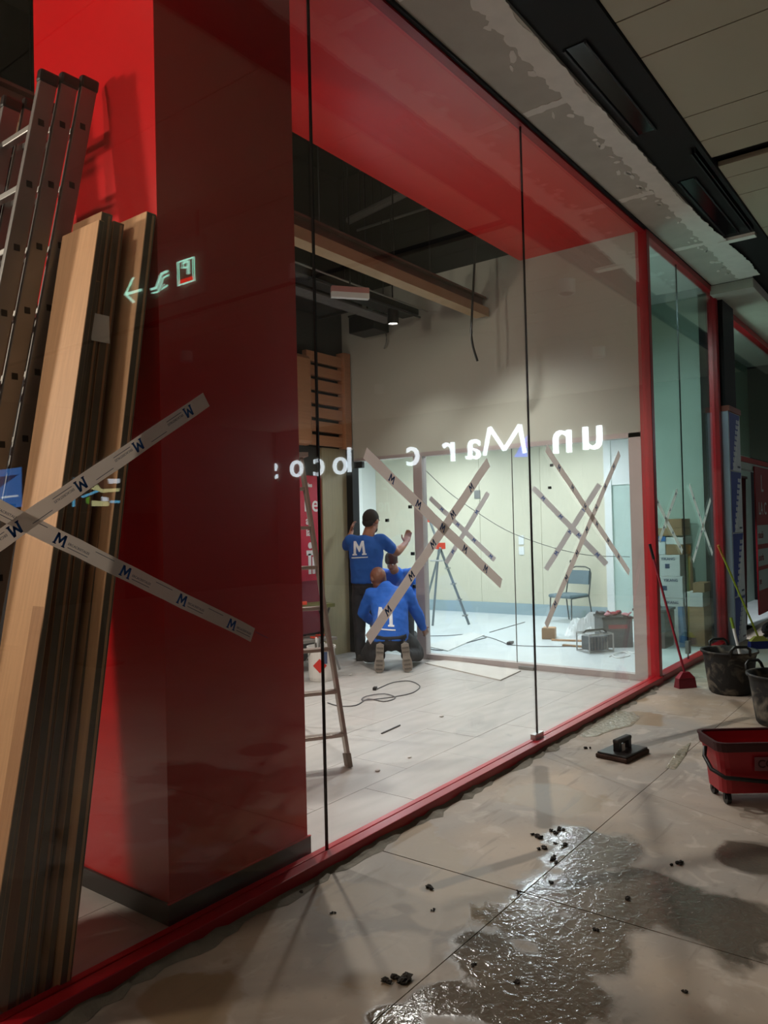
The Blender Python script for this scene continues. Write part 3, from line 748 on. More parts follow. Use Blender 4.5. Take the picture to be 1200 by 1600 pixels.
# ------------------------------------------------------------------ shop ceiling clutter
bm_ = thing('ceiling_beam', (3, 1.8, 3.96), label='long pale steel beam with flanges hanging below the black ceiling', cat='beam')
M_BEAMP = mat('pale_primed_steel', 'b59c7a', .6, vary=.12, vscale=4); M_BEAMB = mat('brown_primed_steel', '6e4f42', .6, vary=.15, vscale=4)
MB().box(-3.4, 7.66, 1.74, 1.9, 3.97, 3.99).build('bottom_flange', M_BEAMP, bm_)
MB().box(-3.4, 7.66, 1.735, 1.745, 3.96, 4.06).build('pale_face', M_BEAMP, bm_)
MB().box(-3.4, 7.66, 1.81, 1.83, 3.99, 4.17).build('web', M_BEAMB, bm_)
MB().box(-3.4, 7.66, 1.76, 1.88, 4.17, 4.19).build('top_flange', M_BEAMB, bm_)
for x in (-2, 1, 4.9, 6.6):
    MB().tube([(x, 1.82, 4.18), (x, 1.82, 6.2)], .008, 6).build('hanger_rod', M_DARKMET, bm_)
tr = thing('cable_tray', (3, 2.6, 4.0), label='black cable tray running along the shop under the beam', cat='cable tray')
MB().box(-3.4, 7.4, 2.52, 2.55, 4.08, 4.16).box(-3.4, 7.4, 2.72, 2.75, 4.08, 4.16).box(-3.4, 7.4, 2.52, 2.75, 4.07, 4.085).build('tray', M_BLACK, tr)
MB().tube([(-3.4, 2.5, 4.04), (7.4, 2.5, 4.04)], .012, 6).build('conduit', M_DARKMET, tr)
MB().tube([(-3.4, 2.46, 4.12), (7.5, 2.46, 4.12)], .01, 6).build('conduit', M_ALUDULL, tr)
for x in (-2, 1, 4.3, 6.2): MB().tube([(x, 2.63, 4.1), (x, 2.63, 6.2)], .006, 6).build('hanger_rod', M_DARKMET, tr)
dk = thing('air_duct', (3, 3.3, 4.0), label='dark rectangular air duct along the back of the shop ceiling', cat='duct')
MB().box(-3.4, 6.9, 3.0, 3.6, 4.15, 4.6).build('duct_body', M_DARKMET, dk)
for x in (-1, 1, 3, 5, 6.88): MB().box(x, x+.03, 2.97, 3.63, 4.12, 4.63).build('flange', M_DARKMET, dk)
for x in (-2, 2, 6): MB().tube([(x, 3.3, 4.6), (x, 3.3, 6.2)], .008, 6).build('hanger_rod', M_DARKMET, dk)
gp = thing('fibre_panel', (6.3, 3.0, 3.95), label='loose grey fibre ceiling strip under the cable tray', cat='ceiling panel')
MB().box(5.4, 7.35, 2.78, 2.98, 4.04, 4.06).build('strip', mat('grey_fibre', '5a5856', .9, vary=.3, vscale=20), gp)
for x in (5.6, 7.2): MB().tube([(x, 2.88, 4.05), (x, 2.88, 6.2)], .004, 6).build('wire', M_DARKMET, gp)
for k, (a, b) in enumerate((((545, 345), (637, 300)), ((558, 360), (690, 318)))):
    pa, pb = PZ(a[0], a[1], 5.3), PZ(b[0], b[1], 5.3)
    pp = thing('sprinkler_pipe', (pa+pb)/2, label=('thicker' if k == 0 else 'thinner')+' grey pipe crossing the black ceiling void', cat='pipe', group='ceiling void pipes')
    MB().tube([pa, pb], .045 if k == 0 else .015, 10).build('pipe', mat('grey_pipe', '6b6a68', .5, vary=.1), pp)
    for q in (.2, .8):
        p = pa.lerp(pb, q); MB().tube([p, V((p.x, p.y, 6.2))], .006, 6).build('hanger_rod', M_DARKMET, pp)
for x, y, z, sx, sy, sz, lb in ((5.7, 3.75, 3.5, .5, .15, .28, 'dark junction box on the dark wall above the slatted rack'), (7.45, 3.3, 4.0, .3, .4, .2, 'dark duct end box beside the side wall')):
    jb = thing('junction_box', (x, y, z), label=lb, cat='box')
    MB().box(-sx/2, sx/2, -sy/2, sy/2, 0, sz).build('body', M_DARKMET, jb, world=False, bevel=.01)
    MB().box(-sx/2-.01, sx/2+.01, -sy/2-.01, sy/2, sz, sz+.02).build('lid', M_BLACK, jb, world=False)
    MB().tube([(0, .02, sz), (0, .02, 6.2-z)], .01, 6).build('hanger_rod', M_DARKMET, jb, world=False)
# emergency light box
e0 = PY(547, 457, 2.3); ax = V((.80, -.6, 0)).normalized()
em = thing('emergency_light', e0-V((0, 0, .06)), math.atan2(ax.y, ax.x), label='white and pink emergency light box hanging below the cable tray', cat='sign')
MB().box(-.19, .19, -.03, .03, 0, .055).build('white_band', M_WHITE, em, world=False)
MB().box(-.19, .19, -.03, .03, .055, .11).build('pink_band', mat('pink_plastic', 'c08a88', .5), em, world=False)
MB().tube([(0, 0, .11), (0, 0, 6.2-e0.z+.06)], .008, 6).build('hanger_rod', M_DARKMET, em, world=False)
# hanging cables
def cable(name, pts, r, m, label, cat='cable', group=None, sm=4):
    pts = [V(p) for p in pts]; out = []
    for i in range(len(pts)-1):
        p0, p1, p2, p3 = pts[max(i-1, 0)], pts[i], pts[i+1], pts[min(i+2, len(pts)-1)]
        for k in range(sm):
            t = k/sm
            out.append(.5*((2*p1)+(p2-p0)*t+(2*p0-5*p1+4*p2-p3)*t*t+(3*p1-p0-3*p2+p3)*t**3))
    out.append(pts[-1])
    return tag(MB().tube(out, r, 6).build(name, m, smooth=True), label, cat, group)
cable('hanging_cable', [PY(743, 330, 1.6)+V((0, 0, 1.5)), PY(743, 330, 1.6), PY(741, 420, 1.6), PY(738, 480, 1.6), PY(737, 530, 1.6), PY(746, 564, 1.6)], .014, M_BLACKPL, 'thick black cable hanging down in front of the grey side wall', 'cable')
hk = cable('hanging_wire', [PX(600, 505, XP-.05), PX(604, 530, XP-.05), PX(600, 545, XP-.05)], .008, M_ALUDULL, 'short grey wire with a loose end hanging on the side wall', 'cable')
a, b = PX(766, 474, XP-.2), PX(745, 470, XP-.5)
# slatted wooden rack on the back wall
rk = thing('slatted_rack', (7.3, YB-.08, 2.6), label='orange brown wooden rack of horizontal slats on the back wall above the red poster', cat='rack')
boxo('side_post', M_SLAT, 7.56, 7.68, YB-.15, YB-.01, 2.62, 3.86, rk, bevel=.004)
boxo('side_post', M_SLAT, 6.6, 6.95, YB-.15, YB-.01, 2.62, 3.72, rk, bevel=.05)
boxo('backing', M_BLACK, 6.9, 7.6, YB-.03, YB-.01, 2.62, 3.8, rk)
for k in range(7):
    z = 2.64+k*.172
    boxo('slat', M_SLAT, 6.9, 7.6, YB-.1, YB-.03, z, z+.125, rk, bevel=.003)
# olive panel, poster
boxo_p = thing('wall_panel_cladding', (7.47, YB, 0), kind='structure', label='olive wood laminate cladding on the back wall behind the standing worker')
boxo('panel', M_OLIVE, 7.2, 7.69, YB-.05, YB, .0, 2.62, boxo_p)
po = thing('red_poster', (6.9, YB, .33), label='red poster with white lettering on the back wall behind the stepladder', cat='poster')
boxo('sheet', mat('red_poster_print', 'c0203c', .5), 6.3, 7.19, YB-.03, YB-.001, .97, 2.26, po)
boxo('lower_band', mat('maroon_poster_print', '7a1c2c', .5), 6.3, 7.19, YB-.03, YB-.001, .33, .97, po)
M_LETW = mat('white_lettering', 'e8e4e2', .5)
for s_, x, z, sz in (('des', 6.93, 2.12, .07), ('ne', 6.87, 1.82, .28), ('ay', 6.9, 1.66, .14), ('la', 6.9, 1.52, .14)):
    text_obj('lettering', s_, sz, M_LETW, po, (x, YB-.032, z), (1, 0, 0), (0, 0, 1), .001, .003)
pg = MB()
pg.box(6.93, 6.98, YB-.033, YB-.031, 1.05, 1.3).box(7.0, 7.05, YB-.033, YB-.031, 1.05, 1.26).box(6.9, 7.08, YB-.033, YB-.031, 1.28, 1.34).ball((6.97, YB-.032, 1.4), .04, 8, sc=(1, .03, 1))
pg.build('white_pictogram', M_LETW, po)
# ------------------------------------------------------------------ things on the shop floor
# stepladder
d = V((.845, -.53, 0)).normalized(); nrm = V((.53, .845, 0)).normalized()
Fr = V((3.971, .851, 0)); Fl = Fr-d*.46
sl = thing('stepladder', (Fr+Fl)/2+nrm*.4, label='tall aluminium stepladder standing just behind the shop glass', cat='ladder')
Tr = Fr+nrm*.46-d*.165+V((0, 0, 2.12)); Tl = Fl+nrm*.46+d*.06+V((0, 0, 2.12))
def rail(a, b, w, t, name, m, parent):
    ax = (b-a).normalized(); s = d; u = ax.cross(s).normalized()
    q = [(-1, -1), (1, -1), (1, 1), (-1, 1)]
    return MB().hexa([a+s*(w*i)+u*(t*j) for i, j in q], [b+s*(w*i)+u*(t*j) for i, j in q]).build(name, m, parent, bevel=.003)
M_ALUW = mat('warm_aluminium', 'a89e94', .4, metal=.55, vary=.06)
for a, b in ((Fr, Tr), (Fl, Tl)):
    s_ = rail(a+V((0, 0, .02)), b, .012, .032, 'stile', M_ALUW, sl)
    ax = (b-a).normalized()
    rail(a, a+ax*.09, .018, .04, 'rubber_foot', mat('brown_rubber', '5c5146', .7), s_)
for k in range(7):
    q = (.21+.28*k)/2.12
    a, b = Fl.lerp(Tl, q)+d*.014, Fr.lerp(Tr, q)-d*.014
    u = V((0, 0, 1))
    MB().hexa([a-nrm*.035-u*.012, b-nrm*.035-u*.012, b+nrm*.035-u*.012, a+nrm*.035-u*.012], [a-nrm*.035+u*.012, b-nrm*.035+u*.012, b+nrm*.035+u*.012, a+nrm*.035+u*.012]).build('tread', M_ALUW, sl, bevel=.003)
a, b = Tl, Tr
MB().hexa([a-nrm*.1-d*.03, b-nrm*.1+d*.03, b+nrm*.16+d*.03, a+nrm*.16-d*.03], [p+V((0, 0, .03)) for p in (a-nrm*.1-d*.03, b-nrm*.1+d*.03, b+nrm*.16+d*.03, a+nrm*.16-d*.03)]).build('platform', M_ALUW, sl)
for a, b in ((Fr-d*.02+nrm*1.15, Tr+nrm*.1), (Fl+d*.02+nrm*1.15, Tl+nrm*.1)): rail(a, b, .01, .02, 'rear_leg', M_ALUW, sl)

# paint bucket with hazard diamond
bp = PZ(503, 1062)
bk = thing('paint_bucket', bp, label='white paint bucket with a red diamond behind the stepladder', cat='bucket')
MB().lathe([(0, 0), (.125, 0), (.13, .01), (.145, .33), (.155, .335), (.155, .36), (.145, .36), (.135, .03), (0, .03)], n=28).build('body', mat('white_plastic', 'd8d4ce', .45, vary=.06, vscale=12), bk, smooth=False, world=False)
MB().tube([(-.15, 0, .34), (-.14, .1, .2), (0, .16, .14), (.14, .1, .2), (.15, 0, .34)], .004, 6).build('handle', M_ALUDULL, bk, world=False)
for i in range(7):
    q = random.uniform(0, 6.28); r_ = random.uniform(.02, .09)
    MB().tube([(r_*math.cos(q), r_*math.sin(q), .2), (r_*1.3*math.cos(q+.4), r_*1.3*math.sin(q+.4), .38+random.uniform(0, .08))], .012, 6).build('tool_end', [M_PAPER, M_ALUDULL, M_WHITE][i % 3], bk, world=False)
vw = (CAM-bp); vw.z = 0; vw.normalize(); sd = V((-vw.y, vw.x, 0))
dm = MB(); Z1 = V((0, 0, 1))
def curved(mb, u0, v0, pts, th=.002, rad=.142):
    out = []
    for a, b in pts:
        ang = (u0+a)/rad; c = (vw*math.cos(ang)+sd*math.sin(ang))
        out.append(bp+c*(.139+.04*(v0+b))+Z1*(v0+b))
    mb.prism(out, vw*th)
curved(dm, -.02, .17, [(-.075, 0), (0, -.075), (0, .075)]); curved(dm, -.02, .17, [(.075, 0), (0, .075), (0, -.075)])
dm.build('red_diamond', mat('red_label', 'c8281e', .5), bk)
dm = MB(); curved(dm, .04, .26, [(-.02, -.07), (.02, -.07), (.02, .07), (-.02, .07)]); dm.build('grey_label', M_NAVY, bk)

# work trestle with green top against the red poster
tt = thing('work_trestle', (6.42, 3.55, 0), R(-15), label='small work trestle with a green edged top in front of the red poster', cat='trestle')
MB().box(-.35, .35, -.14, .0, .7, .74).build('jaw', mat('green_worn_top', '6d7040', .6, vary=.2, vscale=14), tt, world=False)
MB().box(-.35, .35, .02, .2, .7, .74).build('jaw', MATS['green_worn_top'], tt, world=False)
for sx in (-1, 1):
    MB().tube([(sx*.3, -.1, .7), (sx*.3, .32, .01)], .014, 6).build('leg', M_ALUDULL, tt, world=False)
    MB().tube([(sx*.3, .15, .7), (sx*.3, -.28, .01)], .014, 6).build('leg', M_ALUDULL, tt, world=False)
MB().box(-.33, .33, -.2, .14, .33, .36).build('lower_shelf', mat('grey_shelf', '8a8680', .6), tt, world=False)
MB().tube([(-.3, -.05, .35), (.3, -.05, .35)], .014, 6).build('cross_bar', M_ALUDULL, tt, world=False)
cd_ = thing('cordless_drill', tt.matrix_basis @ V((-.12, -.05, .745)), R(40), label='black cordless drill lying on the work trestle', cat='drill')
MB().tube([(-.1, 0, .03), (.06, 0, .03)], .028, 10).build('motor_body', M_BLACKPL, cd_, world=False)
MB().tube([(.06, 0, .03), (.12, 0, .03)], [.02, .012], 10).build('chuck', M_ALUDULL, cd_, world=False)
MB().box(-.08, -.04, -.13, .0, .012, .05).build('grip', M_ORANGE, cd_, world=False, bevel=.006)
for k, (dx, dy) in enumerate(((-.2, -.05), (.05, -.08), (.18, .02))):
    p = tt.matrix_basis @ V((dx, dy, .362))
    t_ = thing('hand_tool', p, random.uniform(0, 3), label=('screwdriver', 'chisel', 'pair of pincers')[k]+' lying on the lower shelf of the trestle', cat='tool', group='tools on the trestle shelf')
    MB().tube([(-.1, 0, .012), (0, 0, .012)], .012, 8).build('handle', M_ORANGE if k else M_BLACKPL, t_, world=False)
    MB().tube([(0, 0, .012), (.11, 0, .012)], .005, 6).build('shaft', M_ALU, t_, world=False)

# boards and cable on the shop floor
def flat_board(px_, z, th, m, name, label, cat, group=None):
    q = [PZ(x, y, z) for x, y in px_]
    return tag(MB().hexa(q, [p+V((0, 0, th)) for p in q]).build(name, m), label, cat, group)
M_BOARDW = mat('white_board', 'c6c2bb', .6, vary=.04)
flat_board([(664, 1037), (782, 1064), (814, 1049), (700, 1032)], .0, .012, M_BOARDW, 'floor_board', 'large white board lying on the shop floor beside the kneeling worker', 'board')
flat_board([(664, 1010), (700, 1018), (757, 993), (735, 989)], .0, .012, mat('white_board_b', 'd6d8d4', .6), 'floor_board', 'white board lying on the floor behind the glass partition', 'board')
pts = []
c0 = PZ(606, 1083)
def cpt(x, y, z=.006): return PZ(x, y, z)
cable('power_cable', [cpt(512, 1098), cpt(530, 1103), cpt(556, 1102), cpt(575, 1092), cpt(600, 1096), cpt(618, 1090), cpt(600, 1084, .012), cpt(572, 1088, .012), cpt(566, 1094), cpt(590, 1092, .012), cpt(620, 1088), cpt(645, 1082), cpt(656, 1072), cpt(640, 1064), cpt(615, 1066), cpt(597, 1073), cpt(586, 1078)], .005, M_CABLE, 'thin grey cable coiled on the shop floor near the stepladder', 'cable')
cb_ = thing('cable_plug', PZ(586, 1078), R(25), label='small black plug at the end of the coiled cable', cat='plug')
MB().box(-.03, .03, -.018, .018, 0, .03).build('plug_body', M_BLACKPL, cb_, world=False, bevel=.005)
MB().tube([(.03, .008, .015), (.05, .008, .015)], .003, 6).build('pin', M_ALU, cb_, world=False)
MB().tube([(.03, -.008, .015), (.05, -.008, .015)], .003, 6).build('pin', M_ALU, cb_, world=False)
tag(MB().tube([PZ(596, 1146, .006), PZ(625, 1133, .006)], .006, 6).build('metal_rod', M_CABLE), 'thin dark rod lying on the tiled shop floor', 'rod')
for k, (x, y) in enumerate(((640, 1184), (548, 1055), (690, 1120), (590, 1205))):
    p = PZ(x, y); s_ = random.uniform(.012, .022)
    tag(MB().ball(p+V((0, 0, s_*.4)), s_, 8, sc=(1.4, .9, .4)).build('debris_chip', M_DUST), 'small pale chip of debris on the shop floor, '+('near the glass', 'beside the coiled cable', 'in the middle of the floor', 'nearest the stepladder foot')[k], 'debris', 'chips on the shop floor')
rc = PZ(22, 1572)
tag(MB().prism([rc+V(p) for p in ((-.03, -.02, .001), (.02, -.03, .001), (.04, .01, .001), (0, .025, .001), (-.035, .01, .001))], (0, 0, .006)).build('red_paint_flake', mat('red_flake', 'c8403c', .5)), 'small red flake on the dusty floor at the foot of the boards', 'debris')

# ------------------------------------------------------------------ bright back room things
ol = thing('trestle_ladder', PZ(715, 985), label='grey trestle ladder with orange tips in the bright room', cat='ladder')
a = PX(668, 812, 10.2); ft = PZ(733, 978)
top1 = PX(686, 851, 10.4)
M_ALUD2 = mat('grey_ladder_metal', '7d8486', .45, metal=.4)
MB().tube([PX(672, 815, 10.35), ft+V((0, 0, .02))], .022, 6).build('long_stile', M_ALUD2, ol)
f2 = V((9.6, 4.15, .02)); t2 = PX(688, 856, 10.25)
MB().tube([t2, PZ(660, 965, .02)], .02, 6).build('rear_stile', M_ALUD2, ol)
t3 = PX(686, 852, 10.45)
b3 = V((10.2, 4.3, .02))
MB().tube([t3, b3], .02, 6).build('rear_stile', M_ALUD2, ol)
MB().tube([PX(672, 876, 10.2), PX(692, 876, 10.35)], .014, 6).build('spreader', M_ALU, ol)
MB().box(-.13, .05, -.035, .035, -.02, .03, Matrix.Translation(PX(670, 814, 10.35)) @ Matrix.Rotation(R(-40), 4, 'Z')).build('orange_tip', M_ORANGE, ol)
MB().box(-.07, .07, -.05, .05, -.05, .05, Matrix.Translation(PX(688, 853, 10.35)) @ Matrix.Rotation(R(-40), 4, 'Z')).build('orange_hinge', M_ORANGE, ol)
for q in (.45, .6, .75, .9):
    p = PX(672, 815, 10.35).lerp(ft, q)
    MB().box(-.06, .06, -.02, .02, -.012, .012, Matrix.Translation(p)).build('rung_end', M_ALU, ol)

# visitor chair
ch = thing('visitor_chair', PZ(890, 972)-V((0, 0, 0)), R(72), label='grey upholstered visitor chair with a tubular frame against the cream wall', cat='chair')
M_UPH = mat('grey_blue_upholstery', '6f8086', .85, vary=.06, vscale=20, bump=.2, bscale=120)
M_CHF = mat('dark_chair_tube', '4d5152', .4, metal=.4)
MB().box(-.23, .23, -.22, .24, .4, .46).build('seat', M_UPH, ch, world=False, bevel=.025)
bk_ = MB()
for i in range(8):
    a0, a1 = -.21+.0525*i, -.21+.0525*(i+1)
    def yb(a): return -.27+.35*a*a
    bk_.hexa([V((a0, yb(a0), .60)), V((a1, yb(a1), .60)), V((a1, yb(a1)+.03, .60)), V((a0, yb(a0)+.03, .60))], [V((a0*.96, yb(a0)-.04, .82)), V((a1*.96, yb(a1)-.04, .82)), V((a1*.96, yb(a1)-.01, .82)), V((a0*.96, yb(a0)-.01, .82))])
bk_.build('backrest', M_UPH, ch, world=False)
hoop = [(-.24, -.2, .42), (-.235, -.24, .6), (-.225, -.28, .78), (-.19, -.295, .85), (-.1, -.3, .88), (.1, -.3, .88), (.19, -.295, .85), (.225, -.28, .78), (.235, -.24, .6), (.24, -.2, .42)]
MB().tube(hoop, .011, 8).build('back_hoop', M_CHF, ch, world=False)
for sx in (-1, 1):
    MB().tube([(sx*.24, -.2, .42), (sx*.25, -.27, .0)], .011, 8).build('rear_leg', M_CHF, ch, world=False)
    MB().tube([(sx*.22, .19, .4), (sx*.23, .21, .0)], .011, 8).build('front_leg', M_CHF, ch, world=False)
    MB().tube([(sx*.235, -.2, .42), (sx*.225, .19, .4)], .01, 8).build('side_rail', M_CHF, ch, world=False)

# plastic sheet heap: crumpled surface
def heap(name, c, rx, ry, h, m, label, cat, seed, n=26):
    random.seed(seed); mb = MB(); g = {}
    ph = [(random.uniform(0, 6.28), random.uniform(3, 9), random.uniform(3, 9), random.uniform(.05, .22)) for _ in range(9)]
    vs = []; fs = []
    for i in range(n+1):
        for j in range(n+1):
            u, v_ = i/n*2-1, j/n*2-1
            r = math.sqrt(u*u+v_*v_)
            e = max(0, 1-r**2.2)
            z = h*e*(.75+sum(a*math.sin(p+fx*u*2+fy*v_*2) for p, fx, fy, a in ph))
            k = 1/max(1, r*1.02)
            vs.append(V(c)+V((u*rx*k, v_*ry*k, max(.002, z))))
    for i in range(n):
        for j in range(n):
            fs.append((i*(n+1)+j, (i+1)*(n+1)+j, (i+1)*(n+1)+j+1, i*(n+1)+j+1))
    mb.add(vs, fs)
    return tag(mb.build(name, m, smooth=False), label, cat)
M_PLAST = mat('crumpled_white_plastic', 'e2e6e6', .3, vary=.05)
heap('plastic_sheet', PZ(925, 993), .42, .38, .28, M_PLAST, 'crumpled heap of white plastic sheet on the floor in front of the chair', 'plastic sheet', 3)
lg = thing('wood_offcut', PZ(858, 997), R(20), label='pale wooden block lying at the left end of the plastic sheet', cat='wood')
MB().box(-.12, .16, -.09, .09, 0, .14).build('block', M_WOOD, lg, world=False, bevel=.01)
MB().box(-.125, -.12, -.085, .085, .005, .155).build('end_grain', M_CARTON, lg, world=False)
for k, (p, q) in enumerate((((862, 1001), (930, 1003)), ((880, 1009), (915, 1012)))):
    a, b = PZ(*p), PZ(*q); u = (b-a).normalized(); v_ = V((-u.y, u.x, 0))
    tag(MB().hexa([a-v_*.03, b-v_*.03, b+v_*.03, a+v_*.03], [x+V((0, 0, .02)) for x in (a-v_*.03, b-v_*.03, b+v_*.03, a+v_*.03)]).build('timber_batten', M_CARTON if k else M_WOOD), ('longer pale', 'shorter brown')[k]+' batten lying in front of the plastic sheet', 'batten', 'battens by the plastic sheet')
# caged transformer with cable
tb = thing('caged_transformer', PZ(930, 1018), R(-35), label='grey transformer in a wire carrying cage on the floor', cat='transformer')
MB().box(-.13, .13, -.1, .1, .03, .2).build('core', mat('transformer_grey', '5d6264', .6, vary=.1), tb, world=False, bevel=.01)
for k in range(6):
    x = -.11+.044*k
    MB().box(x-.006, x+.006, -.108, -.1, .04, .19).build('cooling_fin', M_ALUDULL, tb, world=False)
for z in (.015, .23): MB().tube([(-.17, -.14, z), (.17, -.14, z), (.17, .14, z), (-.17, .14, z)], .01, 6, closed=True).build('cage_ring', M_ALU, tb, world=False)
for sx in (-1, 1):
    for sy in (-1, 1): MB().tube([(sx*.17, sy*.14, .005), (sx*.17, sy*.14, .235)], .01, 6).build('cage_post', M_ALU, tb, world=False)
MB().tube([(-.17, 0, .23), (-.12, 0, .27), (.12, 0, .27), (.17, 0, .23)], .011, 6).build('handle', M_BLACKPL, tb, world=False)
cable('white_cable', [PZ(952, 1026, .006), PZ(962, 1021, .006), PZ(975, 1019, .012), PZ(984, 1024, .006), PZ(966, 1028, .006), PZ(957, 1024, .012), PZ(966, 1020, .02), PZ(980, 1018, .006), PZ(990, 1021, .006)], .008, M_WHITE, 'tangled white cable beside the caged transformer', 'cable')
# dark tool crate with red bits
tc_ = thing('tool_crate', PZ(969, 1011)+V((.1, .12, 0)), R(37), label='dark grey tool crate with a red label against the aluminium jamb', cat='crate')
MB().box(-.2, .2, -.19, .19, 0, .36).build('body', mat('crate_grey', '55585a', .6, vary=.08), tc_, world=False, bevel=.008)
MB().box(-.21, .21, -.2, .2, .36, .39).build('rim', M_DARKMET, tc_, world=False)
MB().box(-.205, -.2, -.12, .12, .24, .29).build('red_label', mat('dull_red_label', 'a04048', .5), tc_, world=False)
for k, (x, y, r_) in enumerate(((-.13, .11, .05), (-.02, -.01, .05), (.11, .12, .045), (.12, -.11, .05), (-.12, -.12, .045))):
    g = tc_.matrix_basis @ V((x, y, .39))
    t_ = thing('work_glove', g, k*1.1, label=['pink glove at the left of', 'dark red rag in the middle of', 'grey cloth at the back of', 'red glove at the right of', 'pale rag at the front of'][k]+' the tool crate top', cat='glove', group='rags on the tool crate')
    mm = [mat('pink_cloth', 'c98a90', .9), mat('red_cloth', '9c2f3c', .9), mat('grey_cloth', '6a6466', .9), MATS['red_cloth'] if 'red_cloth' in MATS else None, MATS['pink_cloth'] if 'pink_cloth' in MATS else None][k]
    MB().ball((0, 0, r_*.5), r_, 8, sc=(1.2, .8, .5)).build('palm', mm, t_, world=False)
    for j in range(3): MB().tube([(r_*.6, (j-1)*r_*.5, r_*.4), (r_*1.6, (j-1)*r_*.7, r_*.25+.02*j)], r_*.22, 6).build('finger', mm, t_, world=False)
# cables on the far floor and across the glass
cable('floor_cable', [PZ(664, 1012, .006), PZ(690, 1016, .006), PZ(720, 1007, .006), PZ(760, 996, .006)], .006, M_CABLE, 'dark cable trailing beside the white board behind the partition', 'cable')
cable('floor_lead', [PZ(664, 994, .006), PZ(700, 993, .006), PZ(735, 991, .006), PZ(765, 996, .006), PZ(785, 1003, .006), PZ(800, 1008, .006), PZ(850, 1010, .006), PZ(905, 1010, .006)], .005, M_CABLE, 'long thin lead crossing the bright room floor toward the transformer', 'cable')
cl = thing('cable_connector', PZ(797, 1007), R(10), label='small dark cable connector on the bright room floor', cat='connector')
MB().box(-.06, .06, -.03, .03, 0, .04).build('body', M_DARKMET, cl, world=False, bevel=.008); MB().box(.06, .12, -.015, .015, .005, .03).build('plug', M_BLACKPL, cl, world=False)
cable('strung_wire', [PX(660, 730, XP+.3), PX(700, 768, XP+.3), PX(740, 797, XP+.3), PX(790, 828, XP+.3), PX(840, 848, XP+.3), PX(885, 861, XP+.3), PX(925, 868, XP+.3), PX(984, 870, XP+.3)], .004, M_CABLE, 'thin wire sagging across behind the glass partition', 'wire')
tag(MB().tube([PZ(765, 988, .005), PZ(820, 972, .005)], .006, 6).build('metal_rod', M_CABLE), 'thin rod lying on the bright room floor near the ladder foot', 'rod')

# ------------------------------------------------------------------ boxes behind the green glass
BXF = 10.3
def carton(name, px0, px1, z0, z1, depth, m, label, xf=BXF, prt=None, side=None, tape_=True, group='cartons behind the green glass', cat='box'):
    y1 = PX(px0, 900, xf).y; y0 = PX(px1, 900, xf).y
    y0 = max(y0, .09)
    t = thing(name, (xf+depth/2, (y0+y1)/2, z0), label=label, cat=cat, group=group)
    boxo('body', m, xf, xf+depth, y0, y1, z0, z1, t, bevel=.004)
    if tape_: boxo('packing_tape', M_CARTON if m is not M_CARTON else mat('tan_tape', 'b09468', .4), xf-.001, xf+depth+.001, (y0+y1)/2-.025, (y0+y1)/2+.025, z1-.0, z1+.0015, t)
    if prt:
        text_obj('lettering', prt, .05, M_NAVY, t, (xf-.002, y0+.24 if y1-y0 > .3 else y1-.02, z1-.07), (0, -1, 0), (0, 0, 1), .0006, .001)
        boxo('logo_mark', M_NAVY, xf-.002, xf, (y0+y1)/2+.0, (y0+y1)/2+.06, z0+.1, z0+.16, t)
    return t
ZB = [0, .29, .58, .87, 1.15]
carton('white_carton', 1018, 1066, ZB[0]+.002, ZB[1], .4, M_CARTONW, 'bottom white carton of the stack behind the red broom')
carton('white_carton', 1018, 1066, ZB[1]+.002, ZB[2], .4, M_CARTONW, 'second white carton from the floor behind the red broom', prt='YIKANG')
carton('white_carton', 1018, 1066, ZB[2]+.002, ZB[3], .4, M_CARTONW, 'third white carton from the floor behind the red broom', prt='YIKANG')
carton('white_carton', 1031, 1063, ZB[3]+.002, ZB[4], .4, M_CARTONW, 'top white carton of the stack with a round mark', prt='YIKANG')
carton('white_carton', 1016, 1030, ZB[3]+.002, ZB[4], .4, M_CARTONW, 'narrow white carton at the left of the top row')
carton('brown_carton', 1042, 1068, 1.152, 1.285, .4, M_CARTON, 'brown carton lying on the top white carton')
carton('paint_tub', 1016, 1041, 1.152, 1.36, .3, mat('white_tub', 'd4dadb', .5), 'white tub with a blue lid on the box stack', cat='tub', tape_=False)
y_ = PX(1028, 900, BXF).y
tb2 = [o for o in bpy.data.objects if o.name.startswith('paint_tub')][0]
boxo('blue_lid', mat('blue_lid', '3a72b8', .5), BXF-.01, BXF+.31, y_-.115, y_+.125, 1.33, 1.39, tb2)
carton('flat_carton', 1042, 1069, 1.287, 1.38, .42, M_CARTONW, 'flat white carton resting on the brown carton')
carton('long_brown_carton', 1014, 1068, 1.40, 1.5, .38, M_CARTON, 'long flat brown carton near the top of the stack')
carton('brown_carton', 1044, 1068, 1.502, 1.62, .38, M_CARTON, 'topmost brown carton of the stack')
carton('tall_brown_carton', 1072, 1098, 0.002, .5, .34, M_CARTON, 'tall brown carton standing beside the white stack', xf=10.12)
carton('labelled_carton', 1069, 1097, .502, .68, .34, M_CARTONW, 'small white labelled carton on the tall brown carton', xf=10.12, prt=None)
carton('open_carton', 1082, 1100, .682, .80, .3, M_CARTON, 'open brown carton on the small white carton', xf=10.16, tape_=False)
tag(MB().tube([PX(1078, 870, 10.6), PX(1085, 990, 10.5)], .03, 8).build('cardboard_tube', M_CARTON), 'brown cardboard tube leaning behind the cartons', 'tube')
cr = thing('plastic_crate', V((9.95, .72, 0)), 0, label='dark grey plastic crate in front of the white cartons', cat='crate')
M_CRT = mat('dark_crate_plastic', '3f464b', .5, vary=.1)
MB().box(-.2, .2, -.2, .2, .2, .46).build('body', M_CRT, cr, world=False, bevel=.02)
MB().box(-.18, .18, -.18, .18, 0, .2).build('base', mat('crate_base', '6d5a5c', .6), cr, world=False)
